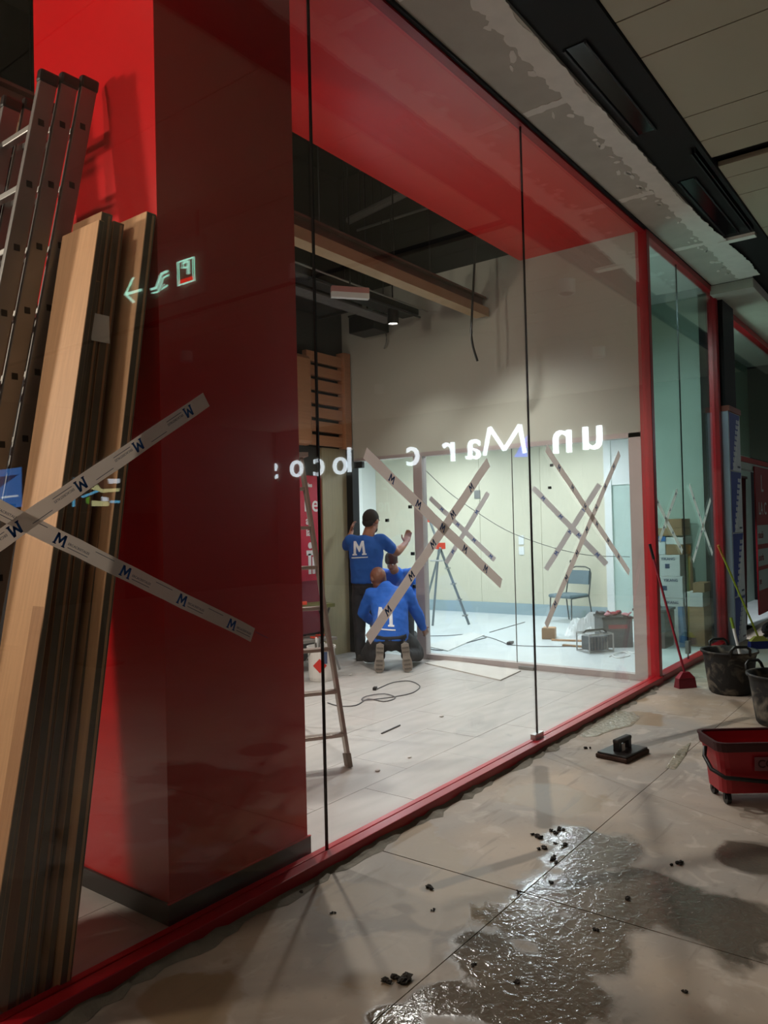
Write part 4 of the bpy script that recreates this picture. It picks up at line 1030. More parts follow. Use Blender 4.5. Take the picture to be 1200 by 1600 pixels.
MB().box(-.21, .21, -.21, .21, .46, .49).build('rim', M_CRT, cr, world=False, bevel=.005)
MB().box(-.215, -.2, -.1, .1, .15, .2).build('pale_strip', M_PAPER, cr, world=False)
MB().tube([(-.05, -.12, .48), (-.05, -.08, .54), (-.05, .08, .54), (-.05, .12, .48)], .012, 6).build('handle', M_CRT, cr, world=False)
tag(MB().tube([V((10.02, .38, .0)), V((10.04, .40, .25)), V((10.08, .42, .5))], [.06, .05, .04], 8).build('blue_bag', mat('blue_plastic_bag', '5a7fa8', .4, vary=.1)), 'blue plastic bag wedged between the two box stacks', 'bag')

# ------------------------------------------------------------------ brooms, tubs, mop bucket in the mall
def broom(name, head, top, hc, hw, mh, ms, mg, label, cat='broom', az=0):
    t = thing(name, head, az, label=label, cat=cat)
    Mi = t.matrix_basis.inverted()
    tl = Mi @ V(top)
    MB().hexa([V((-hw/2, -.045, 0)), V((hw/2, -.045, 0)), V((hw/2, .045, 0)), V((-hw/2, .045, 0))], [V((-hw/2*.92, -.03, .09)), V((hw/2*.92, -.03, .09)), V((hw/2*.92, .03, .09)), V((-hw/2*.92, .03, .09))]).build('bristles', mh, t, world=False)
    MB().hexa([V((-hw/2*.95, -.035, .09)), V((hw/2*.95, -.035, .09)), V((hw/2*.95, .035, .09)), V((-hw/2*.95, .035, .09))], [V((-hw*.2, -.02, .15)), V((hw*.2, -.02, .15)), V((hw*.2, .02, .15)), V((-hw*.2, .02, .15))]).build('head', hc, t, world=False, bevel=.004)
    b0 = V((0, 0, .13)); MB().tube([b0, b0.lerp(tl, .88)], .0115, 8).build('handle', ms, t, world=False)
    MB().tube([b0.lerp(tl, .88), tl], .014, 8).build('grip', mg, t, world=False)
    return t
M_DRED = mat('dark_red_plastic', '8a1a2c', .45, vary=.05)
broom('broom', PZ(1071, 1074), PY(1015, 850, -.035), M_DRED, .19, mat('dark_red_bristles', '6e1a24', .8, vary=.2, vscale=60), M_DRED, M_BLACKPL, 'dark red broom leaning on the green glass', az=R(-40))
M_YEL = mat('yellow_green_pole', 'a8b02a', .45)
broom('broom', PZ(1186, 1013), PY(1122, 852, -.17), mat('yellow_head', 'b8ac50', .5), .26, mat('blue_bristles', '20246c', .7, vary=.2, vscale=60), M_YEL, mat('orange_grip', 'c87c20', .5), 'yellow broom with blue bristles leaning by the printed boards', az=R(-48))
def tub(c, rz, label):
    t = thing('builders_tub', c, rz, label=label, cat='tub', group='black builders tubs')
    n = 32
    MB().lathe([(0, 0), (.17, 0), (.185, .02), (.2, .12), (.225, .33), (.235, .37), (.25, .375), (.25, .395), (.225, .39), (.205, .3), (.175, .035), (0, .03)], n=n).build('body', M_TUB, t, smooth=True, world=False)
    for s_ in (-1, 1):
        MB().tube([(s_*.235, -.09, .37), (s_*.255, -.08, .43), (s_*.255, -.05, .455), (s_*.255, .05, .455), (s_*.255, .08, .43), (s_*.235, .09, .37)], .013, 8).build('handle', M_BLACKPL, t, world=False, smooth=True)
    MB().lathe([(0, .1), (.19, .1), (.185, .16), (0, .18)], n=18).build('mortar_rest', M_MORTAR, t, world=False)
    return t
tub(V((7.6, -.72, 0)), R(35), 'black builders tub nearest the green glass, caked with mortar')
tub(V((6.62, -1.32, 0)), R(60), 'black builders tub at the right edge, behind the red mop bucket')
wp = thing('mop_pole', V((7.66, -.83, .18)), label='white pole with a green tip standing in the farther black tub', cat='pole')
pt_ = PY(1142, 965, -.72)
MB().tube([V((7.66, -.83, .185)), V((7.66, -.83, .185)).lerp(pt_, .8)], .013, 8).build('shaft', M_WHITE, wp)
MB().tube([V((7.66, -.83, .185)).lerp(pt_, .8), pt_], .014, 8).build('green_tip', mat('green_tip', '7c9a2c', .5), wp)
# red mop bucket
ub = V((.60, -.80, 0)); mbk = thing('mop_bucket', V((4.53, -1.36, 0))+ub*.27+V((.8, .6, 0))*.14, math.atan2(ub.y, ub.x), label='red rectangular grout bucket on wheels with a black handle', cat='bucket')
M_BKR = mat('red_bucket_plastic', '9c1420', .4, vary=.06)
def ring(hx, hy, z, r=.05):
    out = []
    for cx_, cy_, a0 in ((hx-r, hy-r, 0), (-hx+r, hy-r, 90), (-hx+r, -hy+r, 180), (hx-r, -hy+r, 270)):
        for k in range(4):
            q = R(a0+30*k); out.append(V((cx_+r*math.cos(q), cy_+r*math.sin(q), z)))
    return out
def loft(rings, name, m, parent, cap0=True, cap1=False, smooth=False):
    n = len(rings[0]); vs = [p for r_ in rings for p in r_]
    fs = [(i*n+j, i*n+(j+1) % n, (i+1)*n+(j+1) % n, (i+1)*n+j) for i in range(len(rings)-1) for j in range(n)]
    if cap0: fs.append(tuple(range(n))[::-1])
    if cap1: fs.append(tuple(range((len(rings)-1)*n, len(rings)*n)))
    return MB().add(vs, fs).build(name, m, parent, world=False, smooth=smooth)
loft([ring(.235, .115, .065), ring(.245, .125, .2), ring(.262, .142, .30), ring(.27, .15, .30), ring(.275, .155, .345), ring(.262, .142, .345), ring(.25, .13, .30), ring(.228, .108, .085)], 'body', M_BKR, mbk, cap1=True)
loft([ring(.272, .152, .305), ring(.276, .156, .345), ring(.28, .16, .347), ring(.28, .16, .357), ring(.262, .142, .357), ring(.26, .14, .347)], 'dark_rim', mat('dark_red_rim', '3c0a10', .5), mbk, cap0=False)
MB().tube([(-.28, .0, .3), (-.295, -.02, .25), (-.29, -.1, .2), (-.24, -.16, .17), (0, -.175, .145), (.24, -.16, .17), (.29, -.1, .2), (.295, -.02, .25), (.28, 0, .3)], .012, 8).build('handle', M_BLACKPL, mbk, world=False, smooth=True)
for sx in (-1, 1):
    for sy in (-1, 1):
        MB().tube([(sx*.2-.012, sy*.085, .032), (sx*.2+.012, sy*.085, .032)], .032, 12).build('wheel', M_BLACKPL, mbk, world=False)
        MB().box(sx*.2-.018, sx*.2+.018, sy*.085-.012, sy*.085+.012, .03, .075).build('fork', M_BLACKPL, mbk, world=False)
MB().box(-.07, .2, -.1515, -.1465, .2, .275).build('name_plate', mat('faded_plate', '74444a', .5), mbk, world=False)
mw = mbk.matrix_basis
text_obj('lettering', 'CORTA', .062, mat('dark_red_letter', '3a0a12', .5), mbk, mw @ V((-.055, -.1525, .218)), mw.to_3x3() @ V((1, 0, 0)), (0, 0, 1), .0006, .001)
# sponge float
fo = thing('sponge_float', PZ(973, 1180), R(-8), label='black hand float with a brown sponge base on the wet mall floor', cat='float')
MB().box(-.165, .165, -.115, .115, 0, .03).build('sponge', mat('brown_sponge', '4a342a', .9, vary=.2, vscale=40, bump=.6, bscale=90), fo, world=False, bevel=.008)
MB().box(-.155, .155, -.105, .105, .03, .042).build('plate', mat('worn_black_plate', '2a2826', .35, vary=.3, vscale=12), fo, world=False, bevel=.004)
MB().box(-.085, -.05, -.022, .022, .042, .1).build('handle_post', M_BLACKPL, fo, world=False)
MB().box(.05, .085, -.022, .022, .042, .1).build('handle_post', M_BLACKPL, fo, world=False)
MB().box(-.095, .095, -.024, .024, .095, .125).build('grip', mat('dusty_grip', '35332f', .6, vary=.3, vscale=20), fo, world=False, bevel=.01)
MB().box(-.05, -.012, -.026, -.022, .042, .09).build('paper_tag', M_PAPER, fo, world=False)
# mud crumbs on the mall floor
cr_px = [(836, 1306, .018), (843, 1309, .02), (862, 1300, .014), (877, 1297, .017), (870, 1303, .012), (880, 1322, .019), (846, 1326, .018), (868, 1318, .009), (862, 1342, .014), (866, 1338, .01), (868, 1348, .009), (811, 1395, .011), (858, 1380, .01), (672, 1388, .016), (625, 1531, .024), (612, 1533, .02), (632, 1529, .018), (676, 1422, .008), (805, 1535, .012), (1065, 1350, .016), (1050, 1352, .012), (980, 1405, .014), (930, 1455, .01), (1070, 1550, .01), (520, 1427, .009), (470, 1395, .01), (740, 1508, .008), (918, 1169, .017)]
for k, (x, y, s_) in enumerate(cr_px):
    p = PZ(x, y); mb = MB()
    random.seed(40+k)
    for j in range(3):
        n0 = len(mb.v)
        mb.ball(p+V((random.uniform(-s_, s_), random.uniform(-s_, s_), s_*.3)), s_*random.uniform(.4, .75), 8, sc=(random.uniform(.8, 1.6), random.uniform(.7, 1.3), random.uniform(.45, .7)))
        for i in range(n0, len(mb.v)): mb.v[i] = mb.v[i]+V((random.uniform(-1, 1), random.uniform(-1, 1), random.uniform(-.3, .6)))*(s_*.3)
    tag(mb.build('mud_crumb', M_CRUMB), 'dark crumb of wet mortar lying on the mall floor tiles', 'debris', 'mortar crumbs on the mall floor')
# grout smear beside the float
def smear(pxl, h, label, seed):
    random.seed(seed)
    c = [PZ(x, y) for x, y in pxl]; n = len(c); ctr = sum(c, V((0, 0, 0)))/n
    mb = MB(); rings = []
    for q, z in ((1, 0.0008), (.93, h*.6), (.7, h), (.4, h*.7)):
        rr = []
        for i in range(n):
            for s_ in range(4):
                p = c[i].lerp(c[(i+1) % n], s_/4)
                p = ctr+(p-ctr)*(q*random.uniform(.95, 1.05)); rr.append(V((p.x, p.y, z*random.uniform(.6, 1.3) if z > .001 else z)))
        rings.append(rr)
    k = len(rings[0]); vs = [p for r_ in rings for p in r_]+[ctr+V((0, 0, h*.8))]
    fs = [(i*k+j, i*k+(j+1) % k, (i+1)*k+(j+1) % k, (i+1)*k+j) for i in range(3) for j in range(k)]+[(3*k+j, 3*k+(j+1) % k, 4*k) for j in range(k)]
    mb.add(vs, fs)
    return tag(mb.build('grout_smear', M_SMEAR, smooth=True), label, 'grout')
M_SMEAR = mat('wet_grey_grout', '99917f', .18, vary=.15, vscale=18, bump=1.0, bscale=28)
smear([(905, 1150), (930, 1122), (960, 1110), (990, 1113), (1002, 1122), (985, 1135), (955, 1142), (930, 1152)], .005, 'thin wet grout smear between the red rail and the float', 5)
smear([(1040, 1200), (1060, 1170), (1080, 1160), (1072, 1180), (1055, 1203)], .004, 'olive grout streak between the float and the mop bucket', 6)

# ------------------------------------------------------------------ right edge: door panel and red poster of the next shop
dp = thing('leaning_door_panel', (11.5, .25, 0), label='dark grey door panel leaning in the opening of the next shop', cat='panel')
MB().hexa([V((11.25, .16, 0)), V((12.5, .16, 0)), V((12.5, .2, 0)), V((11.25, .2, 0))], [V((11.25, .14, 2.2)), V((12.62, .14, 2.2)), V((12.62, .18, 2.2)), V((11.25, .18, 2.2))]).build('panel', mat('dark_grey_panel', '3c3b37', .55, vary=.08), dp)
boxo('top_bar', M_BLACKPL, 11.2, 12.64, .12, .2, 2.2, 2.24, dp)
rp = thing('shop_banner', (13.4, -.02, 0), label='red banner with white bands and lettering in front of the next shop', cat='banner')
xb = 12.15
MB().box(xb, 15.4, -.085, -.065, .2, 2.36).build('sheet', mat('red_banner_print', '86141f', .5, vary=.03), rp)
for z0, z1 in ((1.22, 1.5), (.9, 1.15), (.55, .84)): MB().box(xb+.02, 15.3, -.087, -.085, z0, z1).build('white_band', mat('banner_white', '9aa2a6', .5), rp)
M_BW = mat('banner_letter_white', 'b8c0c4', .5); M_BR = mat('banner_letter_red', '7a1822', .5)
for s_, x, z, sz, mm in (('L', 12.5, 2.0, .36, M_BW), ('LA C', 12.3, 1.66, .26, M_BW), ('ntació', 12.2, 1.31, .15, M_BR), ('ssoris', 12.2, .98, .15, M_BR), ('ne', 12.2, .64, .15, M_BR)):
    text_obj('lettering', s_, sz, mm, rp, (x, -.0885, z), (1, 0, 0), (0, 0, 1), .001, .002)
dk_ = thing('rubble_sack', V((11.6, -.32, 0)), 0, label='dark rubble sack at the foot of the printed boards', cat='sack')
MB().ball((0, 0, .09), .2, 10, sc=(1.6, .5, .45)).build('sack_body', mat('dark_sack', '2a2828', .8, vary=.3, vscale=9), dk_, world=False)
MB().tube([(.2, 0, .1), (.32, 0, .14)], [.05, .02], 8).build('tied_neck', MATS['dark_sack'], dk_, world=False)

# ------------------------------------------------------------------ mall things seen mirrored in the glass
M_LIT = mat('lit_white_letters', 'eaf6ff', .5, emit=7)
sg = thing('lit_sign', (16.48, -8, 3.1), label='lit white letters on the end wall of the mall, mirrored in the shop glass', cat='sign')
def mir(p): return V((p.x, -p.y, p.z))
XS = 16.45
def letter(s_, pxl, pxr, pyb, size):
    a = mir(PX(pxr, pyb, XS))            # the mirrored image reads right to left
    return text_obj('letter', s_, size, M_LIT, sg, a, (0, -1, 0), (0, 0, 1), .03, .003)
for s_, l_, r_, y_, sz in (('u', 905, 945, 700, 1.12), ('n', 850, 897, 706, 1.12), ('a', 716, 752, 716, 1.05), ('r', 688, 714, 720, 1.05), ('c', 626, 657, 726, 1.05), ('l', 543, 551, 737, 1.0), ('o', 511, 544, 740, 1.05), ('c', 478, 508, 742, 1.05), ('o', 440, 475, 744, 1.05), ('s', 405, 435, 748, 1.05)):
    letter(s_, l_, r_, y_, sz)
Mq = [mir(PX(x, y, XS)) for x, y in ((820, 708), (812, 664), (788, 703), (765, 668), (757, 712))]
for qa, qb in zip(Mq[:-1], Mq[1:]): MB().tube([qa, qb], .05, 8).build('letter_stroke', M_LIT, sg)
bs = thing('blue_sign_mark', mir(PX(810, 695, XS)), label='small blue lit triangle beside the letter M of the mall sign', cat='sign')
MB().prism([mir(PX(x, y, XS)) for x, y in ((803, 714), (823, 714), (823, 680))], (.03, 0, 0)).build('lit_face', mat('lit_blue', '0a34c8', .5, emit=5), bs)
MB().prism([mir(PX(x, y, XS+.03)) for x, y in ((802, 715), (824, 715), (824, 679))], (.03, 0, 0)).build('back_box', M_BLACK, bs)
# hanging direction sign
XA = 4.5
hs = thing('direction_sign', mir(PX(248, 440, XA)), label='hanging mall sign with lit arrow, escalator and parking marks, mirrored in the glass', cat='sign')
M_GLY = mat('lit_mint_glyph', 'b8f0dc', .5, emit=7); M_GLR = mat('lit_red_glyph', 'e0301c', .5, emit=6)
def glyph(pts, w, m, name):
    q = [mir(PX(x, y, XA)) for x, y in pts]; return MB().tube(q, w, 6).build(name, m, hs)
p_ = [mir(PX(x, y, XA+.03)) for x, y in ((170, 500), (320, 440), (320, 380), (170, 430))]
boxo('sign_board', M_MALLW, XA+.02, XA+.06, p_[0].y, p_[1].y, min(p.z for p in p_)-.02, max(p.z for p in p_)+.05, hs)
for q in (p_[0].y+.1, p_[1].y-.1): MB().tube([V((XA+.04, q, 4.2)), V((XA+.04, q, ZC))], .01, 6).build('suspension_rod', M_DARKMET, hs)
glyph([(196, 460), (220, 453)], .012, M_GLY, 'arrow_shaft'); glyph([(208, 434), (196, 460), (209, 472)], .012, M_GLY, 'arrow_head')
glyph([(236, 452), (244, 450), (252, 428), (261, 424)], .012, M_GLY, 'escalator_line'); glyph([(238, 458), (247, 456), (255, 434), (263, 430)], .008, M_GLY, 'escalator_line')
glyph([(256, 444), (253, 452), (261, 446)], .007, M_GLY, 'escalator_arrow')
fr_ = [(278, 410), (302, 402), (303, 438), (279, 446)]
MB().tube([mir(PX(x, y, XA)) for x, y in fr_], .009, 6, closed=True).build('parking_frame', M_GLY, hs)
glyph([(294, 428), (294, 408)], .011, M_GLY, 'letter_p'); glyph([(294, 408), (286, 411), (285, 418), (294, 418)], .009, M_GLY, 'letter_p')
MB().prism([mir(PX(x, y, XA-.004)) for x, y in ((280, 438), (301, 431), (302, 437), (280, 445))], (.004, 0, 0)).build('red_bar', M_GLR, hs)
# two advertising screens
def screen(x0, y0, x1, y1, XQ, label, pieces, bg):
    c = [mir(PX(x, y, XQ)) for x, y in ((x0, y0), (x1, y0), (x1, y1), (x0, y1))]
    ya, yb = min(p.y for p in c), max(p.y for p in c); za, zb = min(p.z for p in c), max(p.z for p in c)
    t = thing('advertising_screen', (XQ+.03, (ya+yb)/2, 0), label=label, cat='screen', group='mall advertising screens')
    boxo('casing', M_BLACK, XQ+.006, XQ+.08, ya-.03, yb+.03, za-.03, zb+.03, t)
    boxo('display', bg, XQ, XQ+.006, ya, yb, za, zb, t)
    boxo('stand', M_DARKMET, XQ+.03, XQ+.06, (ya+yb)/2-.05, (ya+yb)/2+.05, .03, za-.03, t)
    boxo('base', M_DARKMET, XQ-.15, XQ+.2, (ya+yb)/2-.25, (ya+yb)/2+.25, 0, .03, t)
    for pts, mm in pieces:
        MB().prism([mir(PX(x, y, XQ-.002)) for x, y in pts], (.0015, 0, 0)).build('picture_shape', mm, t)
E1 = mat('screen_blue', '3f7fd0', .5, emit=3.5); E2 = mat('screen_dark', '141a28', .5, emit=0.6)
E3 = mat('screen_white', 'dce8f4', .5, emit=4.5); E4 = mat('screen_cyan', '6ac0e8', .5, emit=4.2); E5 = mat('screen_yellow', 'd8d49a', .5, emit=4.2); E6 = mat('screen_green', '6fae3c', .5, emit=3.2); E7 = mat('screen_brown', '6a4a40', .5, emit=1.6)
screen(-45, 740, 33, 792, 5.4, 'blue lit advertising screen at the left edge, mirrored in the glass', [([(0, 745), (30, 741), (-20, 775)], mat('screen_navy', '1c3c78', .5, emit=2.6)), ([(2, 776), (28, 773), (28, 776), (2, 779)], E3)], E1)
screen(113, 746, 187, 792, 5.4, 'colourful advertising screen between the tape strips, mirrored in the glass', [([(113, 746), (125, 746), (121, 760), (113, 764)], E4), ([(113, 775), (117, 775), (117, 792), (113, 792)], E4), ([(125, 776), (150, 766), (155, 768), (130, 778)], E4), ([(142, 764), (152, 757), (158, 764), (187, 763), (186, 768), (160, 770)], E5), ([(168, 748), (187, 748), (187, 755), (170, 756)], E3), ([(134, 778), (140, 776), (139, 788), (135, 786)], E6), ([(143, 782), (170, 784), (170, 791), (143, 791)], E5), ([(158, 776), (168, 777), (170, 783), (159, 783)], E3), ([(150, 750), (166, 750), (170, 760), (158, 762)], E7), ([(172, 782), (187, 782), (187, 786), (172, 786)], E4)], E2)
# ------------------------------------------------------------------ people
M_SKIN = mat('skin_tan', '9c6b54', .55, vary=.06, vscale=10)
M_SKIN2 = mat('skin_brown', '7d5240', .5, vary=.06, vscale=10)
M_SHIRT = mat('blue_tshirt', '2358a8', .85, vary=.08, vscale=7)
M_SWEAT = mat('blue_sweatshirt', '2262c4', .85, vary=.08, vscale=7)
M_TROUS = mat('dark_work_trousers', '26262b', .85, vary=.15, vscale=8)
M_HAIR = mat('short_dark_hair', '2c2622', .9, vary=.2, vscale=60, bump=.6, bscale=200)
M_SHOE = mat('dark_shoe', '2a2826', .7)
M_SOLE = mat('grey_shoe_sole', '8a8178', .8, vary=.15, vscale=30, bump=.5, bscale=60)
M_EYE = mat('eye', 'e8e4dc', .3); M_PUP = mat('pupil', '1a120e', .3); M_LIP = mat('lips', '7a4438', .5)
def limb(mb, pts, rad, ref=(0, 1, 0), n=14):
    mb.tube(pts, rad, n, ref=ref)
    for p, r_ in zip(pts, rad):
        rr = min(r_) if isinstance(r_, tuple) else r_
        mb.ball(p, rr*.97, 10)
def hand(mb, wrist, f, pn, side, curl=.6, s=1.0):
    """palm and five fingers: f finger direction, pn palm normal, side thumb side"""
    f = V(f).normalized(); pn = V(pn).normalized(); pn = (pn-f*pn.dot(f)).normalized(); sd = V(side); sd = (sd-f*sd.dot(f)-pn*sd.dot(pn)).normalized()
    W = V(wrist)
    Mx = Matrix((f, sd, pn)).transposed().to_4x4()
    mb.ball(W+f*.05*s, .05*s, 12, M=Mx.to_3x3(), sc=(1.0, .84, .36))
    mb.tube([W-f*.02, W+f*.03*s], [.026*s, .03*s], 10, ref=pn)
    for k, L in enumerate((.072, .08, .075, .06)):
        off = sd*((1.5-k)*.021*s)
        b = W+f*.088*s+off
        c1 = b+(f*math.cos(curl*.5)+pn*math.sin(curl*.5))*(L*.45*s)
        c2 = c1+(f*math.cos(curl*1.3)+pn*math.sin(curl*1.3))*(L*.33*s)
        c3 = c2+(f*math.cos(curl*2)+pn*math.sin(curl*2))*(L*.25*s)
        mb.tube([b-f*.03*s, b, c1, c2, c3], [.011*s, .0105*s, .01*s, .0092*s, .0075*s], 8, ref=sd)
        mb.ball(c3, .0078*s, 8)
    t0 = W+f*.022*s+sd*.03*s; t1 = t0+(f*.6+sd*.8+pn*.25).normalized()*.038*s; t2 = t1+(f*.9+sd*.35+pn*.35).normalized()*.032*s
    mb.tube([W+f*.015*s, t0, t1, t2], [.014*s, .0145*s, .0125*s, .0095*s], 8, ref=pn); mb.ball(t2, .0097*s, 8)
def head(mb, c, M, s=1.0):
    c = V(c); m3_ = M.to_3x3()
    def q(x, y, z): return c+m3_ @ V((x*s, y*s, z*s))
    mb.ball(q(0, -.012, .022), .1*s, 16, M=m3_, sc=(.8, .98, 1.0))
    mb.ball(q(0, .022, -.05), .075*s, 14, M=m3_, sc=(.82, .9, .95))
    mb.tube([q(0, .09, .025), q(0, .112, -.018), q(0, .1, -.03)], [.009*s, .015*s, .01*s], 8)
    for sx in (-1, 1): mb.ball(q(sx*.08, -.005, -.005), .03*s, 8, M=m3_, sc=(.35, .65, 1.05))
def face(parent, c, M, s=1.0):
    c = V(c); m3_ = M.to_3x3()
    def q(x, y, z): return c+m3_ @ V((x*s, y*s, z*s))
    for sx in (-1, 1):
        e = MB().ball(q(sx*.03, .081, .008), .0115*s, 8).build('eye', M_EYE, parent, world=False)
        MB().ball(q(sx*.03, .089, .008), .0055*s, 6).build('pupil', M_PUP, e, world=False)
        MB().tube([q(sx*.014, .092, .032), q(sx*.03, .09, .037), q(sx*.047, .08, .033)], .0045*s, 6).build('eyebrow', M_HAIR, parent, world=False)
    MB().tube([q(-.024, .087, -.06), q(0, .094, -.058), q(.024, .087, -.06)], .006*s, 6).build('mouth', M_LIP, parent, world=False)
def soft(o, vox, it=6, fold=0):
    r_ = o.modifiers.new('fuse', 'REMESH'); r_.mode = 'VOXEL'; r_.voxel_size = vox; r_.use_smooth_shade = True
    sm = o.modifiers.new('smooth', 'SMOOTH'); sm.iterations = it; sm.factor = .5
    if fold:
        tx = bpy.data.textures.new('cloth_folds', 'CLOUDS'); tx.noise_scale = .11; tx.noise_depth = 2
        dsp = o.modifiers.new('folds', 'DISPLACE'); dsp.texture = tx; dsp.strength = fold; dsp.mid_level = .5; dsp.texture_coords = 'LOCAL'
    return o
def place(o, loc, th):
    o.location = loc; o.rotation_euler = (0, 0, th-PI/2); return o
def back_logo(shirt, pers, c, w, h, tilt=0, label='white letter M on the back'):
    """white M and underline laid on the cloth of the back (pers-local x, z; cast along +y)"""
    bpy.context.view_layer.update()
    dg = bpy.context.evaluated_depsgraph_get(); ev = shirt.evaluated_get(dg); me = ev.to_mesh()
    bv = BVHTree.FromPolygons([v.co.copy() for v in me.vertices], [tuple(p.vertices) for p in me.polygons]); ev.to_mesh_clear()
    def drop(a, b, lift):
        x = c[0]+(a*math.cos(tilt)-b*math.sin(tilt)); z = c[1]+(a*math.sin(tilt)+b*math.cos(tilt))
        hit = bv.ray_cast(V((x, -1.5, z)), V((0, 1, 0)))
        p = hit[0] if hit[0] is not None else V((x, -.1, z))
        return V((p.x, p.y-lift, p.z))
    def patch(quad, mb, nu=3, nv=12):
        vs = []; fs = []
        for lift in (.0065, .001):
            for i in range(nu+1):
                for j in range(nv+1):
                    u, v_ = i/nu, j/nv
                    a = (quad[0][0]*(1-u)+quad[1][0]*u)*(1-v_)+(quad[3][0]*(1-u)+quad[2][0]*u)*v_
                    b = (quad[0][1]*(1-u)+quad[1][1]*u)*(1-v_)+(quad[3][1]*(1-u)+quad[2][1]*u)*v_
                    vs.append(drop((a-.5)*w, (b-.5)*h, lift))
        n1 = nv+1
        for i in range(nu):
            for j in range(nv): fs.append((i*n1+j, (i+1)*n1+j, (i+1)*n1+j+1, i*n1+j+1))
        mb.add(vs[:(nu+1)*n1], fs)
    mb = MB()
    for quad in ([(.02, .0), (.22, .0), (.28, 1), (.1, 1)], [(.78, 0), (.98, 0), (.9, 1), (.72, 1)], [(.1, 1), (.28, 1), (.6, .4), (.47, .2)], [(.72, 1), (.9, 1), (.53, .2), (.4, .4)],
                 [(-.06, 0), (.3, 0), (.3, .1), (-.06, .1)], [(.7, 0), (1.06, 0), (1.06, .1), (.7, .1)]): patch(quad, mb)
    o = mb.build('back_logo', M_PRINT, shirt, world=False); o['label'] = label
    mb = MB(); patch([(-.15, -.2), (1.15, -.2), (1.15, -.13), (-.15, -.13)], mb, 14, 2)
    mb.build('logo_underline', M_PRINT, shirt, world=False)
M_PRINT = mat('white_shirt_print', 'dfe4ea', .7)
def fabric_under(*a): pass

# ---- standing worker at the glass door
def standing():
    th = R(40); loc = PX(573, 905, 7.3); loc.z = 0
    b = MB()
    HM = Matrix.Rotation(R(-38), 4, 'Z') @ Matrix.Rotation(R(-14), 4, 'X'); HC = V((.075, .075, 1.675))
    head(b, HC, HM, 1.16)
    limb(b, [V((.0, .0, 1.36)), V((.03, .02, 1.5)), V((.065, .055, 1.6))], [.085, .075, .07])
    limb(b, [V((0, .01, .95)), V((0, 0, 1.15)), V((0, 0, 1.38))], [(.15, .1), (.145, .1), (.15, .1)])
    # arms
    RS, RE, RW = V((.195, .02, 1.45)), V((.38, .16, 1.285)), V((.515, .33, 1.40))
    LS_, LE, LW = V((-.185, .02, 1.45)), V((-.245, .24, 1.36)), V((-.17, .40, 1.55))
    limb(b, [RS, RS.lerp(RE, .5), RE], [.062, .058, .052]); limb(b, [RE, RE.lerp(RW, .35), RW], [.052, .052, .034])
    limb(b, [LS_, LS_.lerp(LE, .5), LE], [.052, .048, .042]); limb(b, [LE, LE.lerp(LW, .35), LW], [.042, .042, .028])
    hand(b, RW, (.25, .55, .75), (.1, -.9, .3), (-.9, .1, .3), .5, 1.1)
    hand(b, LW, (.1, .35, .9), (.9, .1, 0), (.1, -.9, .2), .7)
    # legs
    for sx in (-1, 1):
        limb(b, [V((sx*.09, .01, .95)), V((sx*.1, .03, .52)), V((sx*.1, 0, .1))], [.085, .055, .04])
    o = b.build('person', M_SKIN, origin=False); place(o, loc, th); soft(o, .0075, 4)
    tag(o, 'standing worker in a blue t-shirt and dark trousers holding the glass door, seen from behind', 'person')
    face(o, HC, HM, 1.16)
    h = MB(); m3_ = HM.to_3x3()
    h.ball(HC+m3_ @ V((0, -.022, .038)), .12, 16, M=m3_, sc=(.82, .95, .95))
    h.ball(HC+m3_ @ V((0, -.066, -.02)), .084, 12, M=m3_, sc=(.98, .6, .8))
    h.build('hair', M_HAIR, o, smooth=True, world=False)
    bd = MB(); bd.ball(HC+m3_ @ V((0, .04, -.085)), .075, 12, M=m3_, sc=(.9, .85, .75)); bd.build('beard', M_HAIR, o, smooth=True, world=False)
    s = MB()
    s.tube([V((0, .01, .93)), V((0, .005, 1.05)), V((0, 0, 1.2)), V((.0, 0, 1.34)), V((.0, .005, 1.44)), V((.015, .015, 1.5))], [(.2, .14), (.195, .14), (.2, .135), (.215, .13), (.19, .105), (.075, .07)], 24, ref=(0, 1, 0))
    for A, B_ in ((RS, RE), (LS_, LE)): limb(s, [A+V((-A.x*.25, 0, -.01)), A, A.lerp(B_, .35), A.lerp(B_, .68)], [.085, .084, .078, .07])
    sh = soft(s.build('tshirt', M_SHIRT, o, world=False), .012, 8, .022)
    t = MB()
    t.tube([V((0, .01, .99)), V((0, .01, .9)), V((0, .01, .8))], [(.175, .125), (.185, .135), (.17, .125)], 20, ref=(0, 1, 0))
    for sx in (-1, 1): limb(t, [V((sx*.085, .01, .84)), V((sx*.1, .03, .5)), V((sx*.1, .01, .09))], [.1, .08, .065])
    soft(t.build('trousers', M_TROUS, o, world=False), .012, 6, .02)
    MB().tube([V((0, .01, .965)), V((0, .01, .995))], [(.186, .136), (.184, .134)], 24, ref=(0, 1, 0)).build('belt', M_BLACKPL, o, world=False)
    for sx in (-1, 1):
        f = MB(); f.ball((sx*.105, -.02, .045), .05, 10, sc=(.85, 1.1, .9)); f.ball((sx*.11, .12, .035), .05, 10, sc=(.95, 1.5, .7)); f.box(sx*.108-.045, sx*.108+.045, -.07, .18, .0, .03)
        soft(f.build('shoe', M_SHOE, o, world=False), .01, 4)
    back_logo(sh, o, (-.085, 1.36), .15, .17, R(2))
    return o
standing()

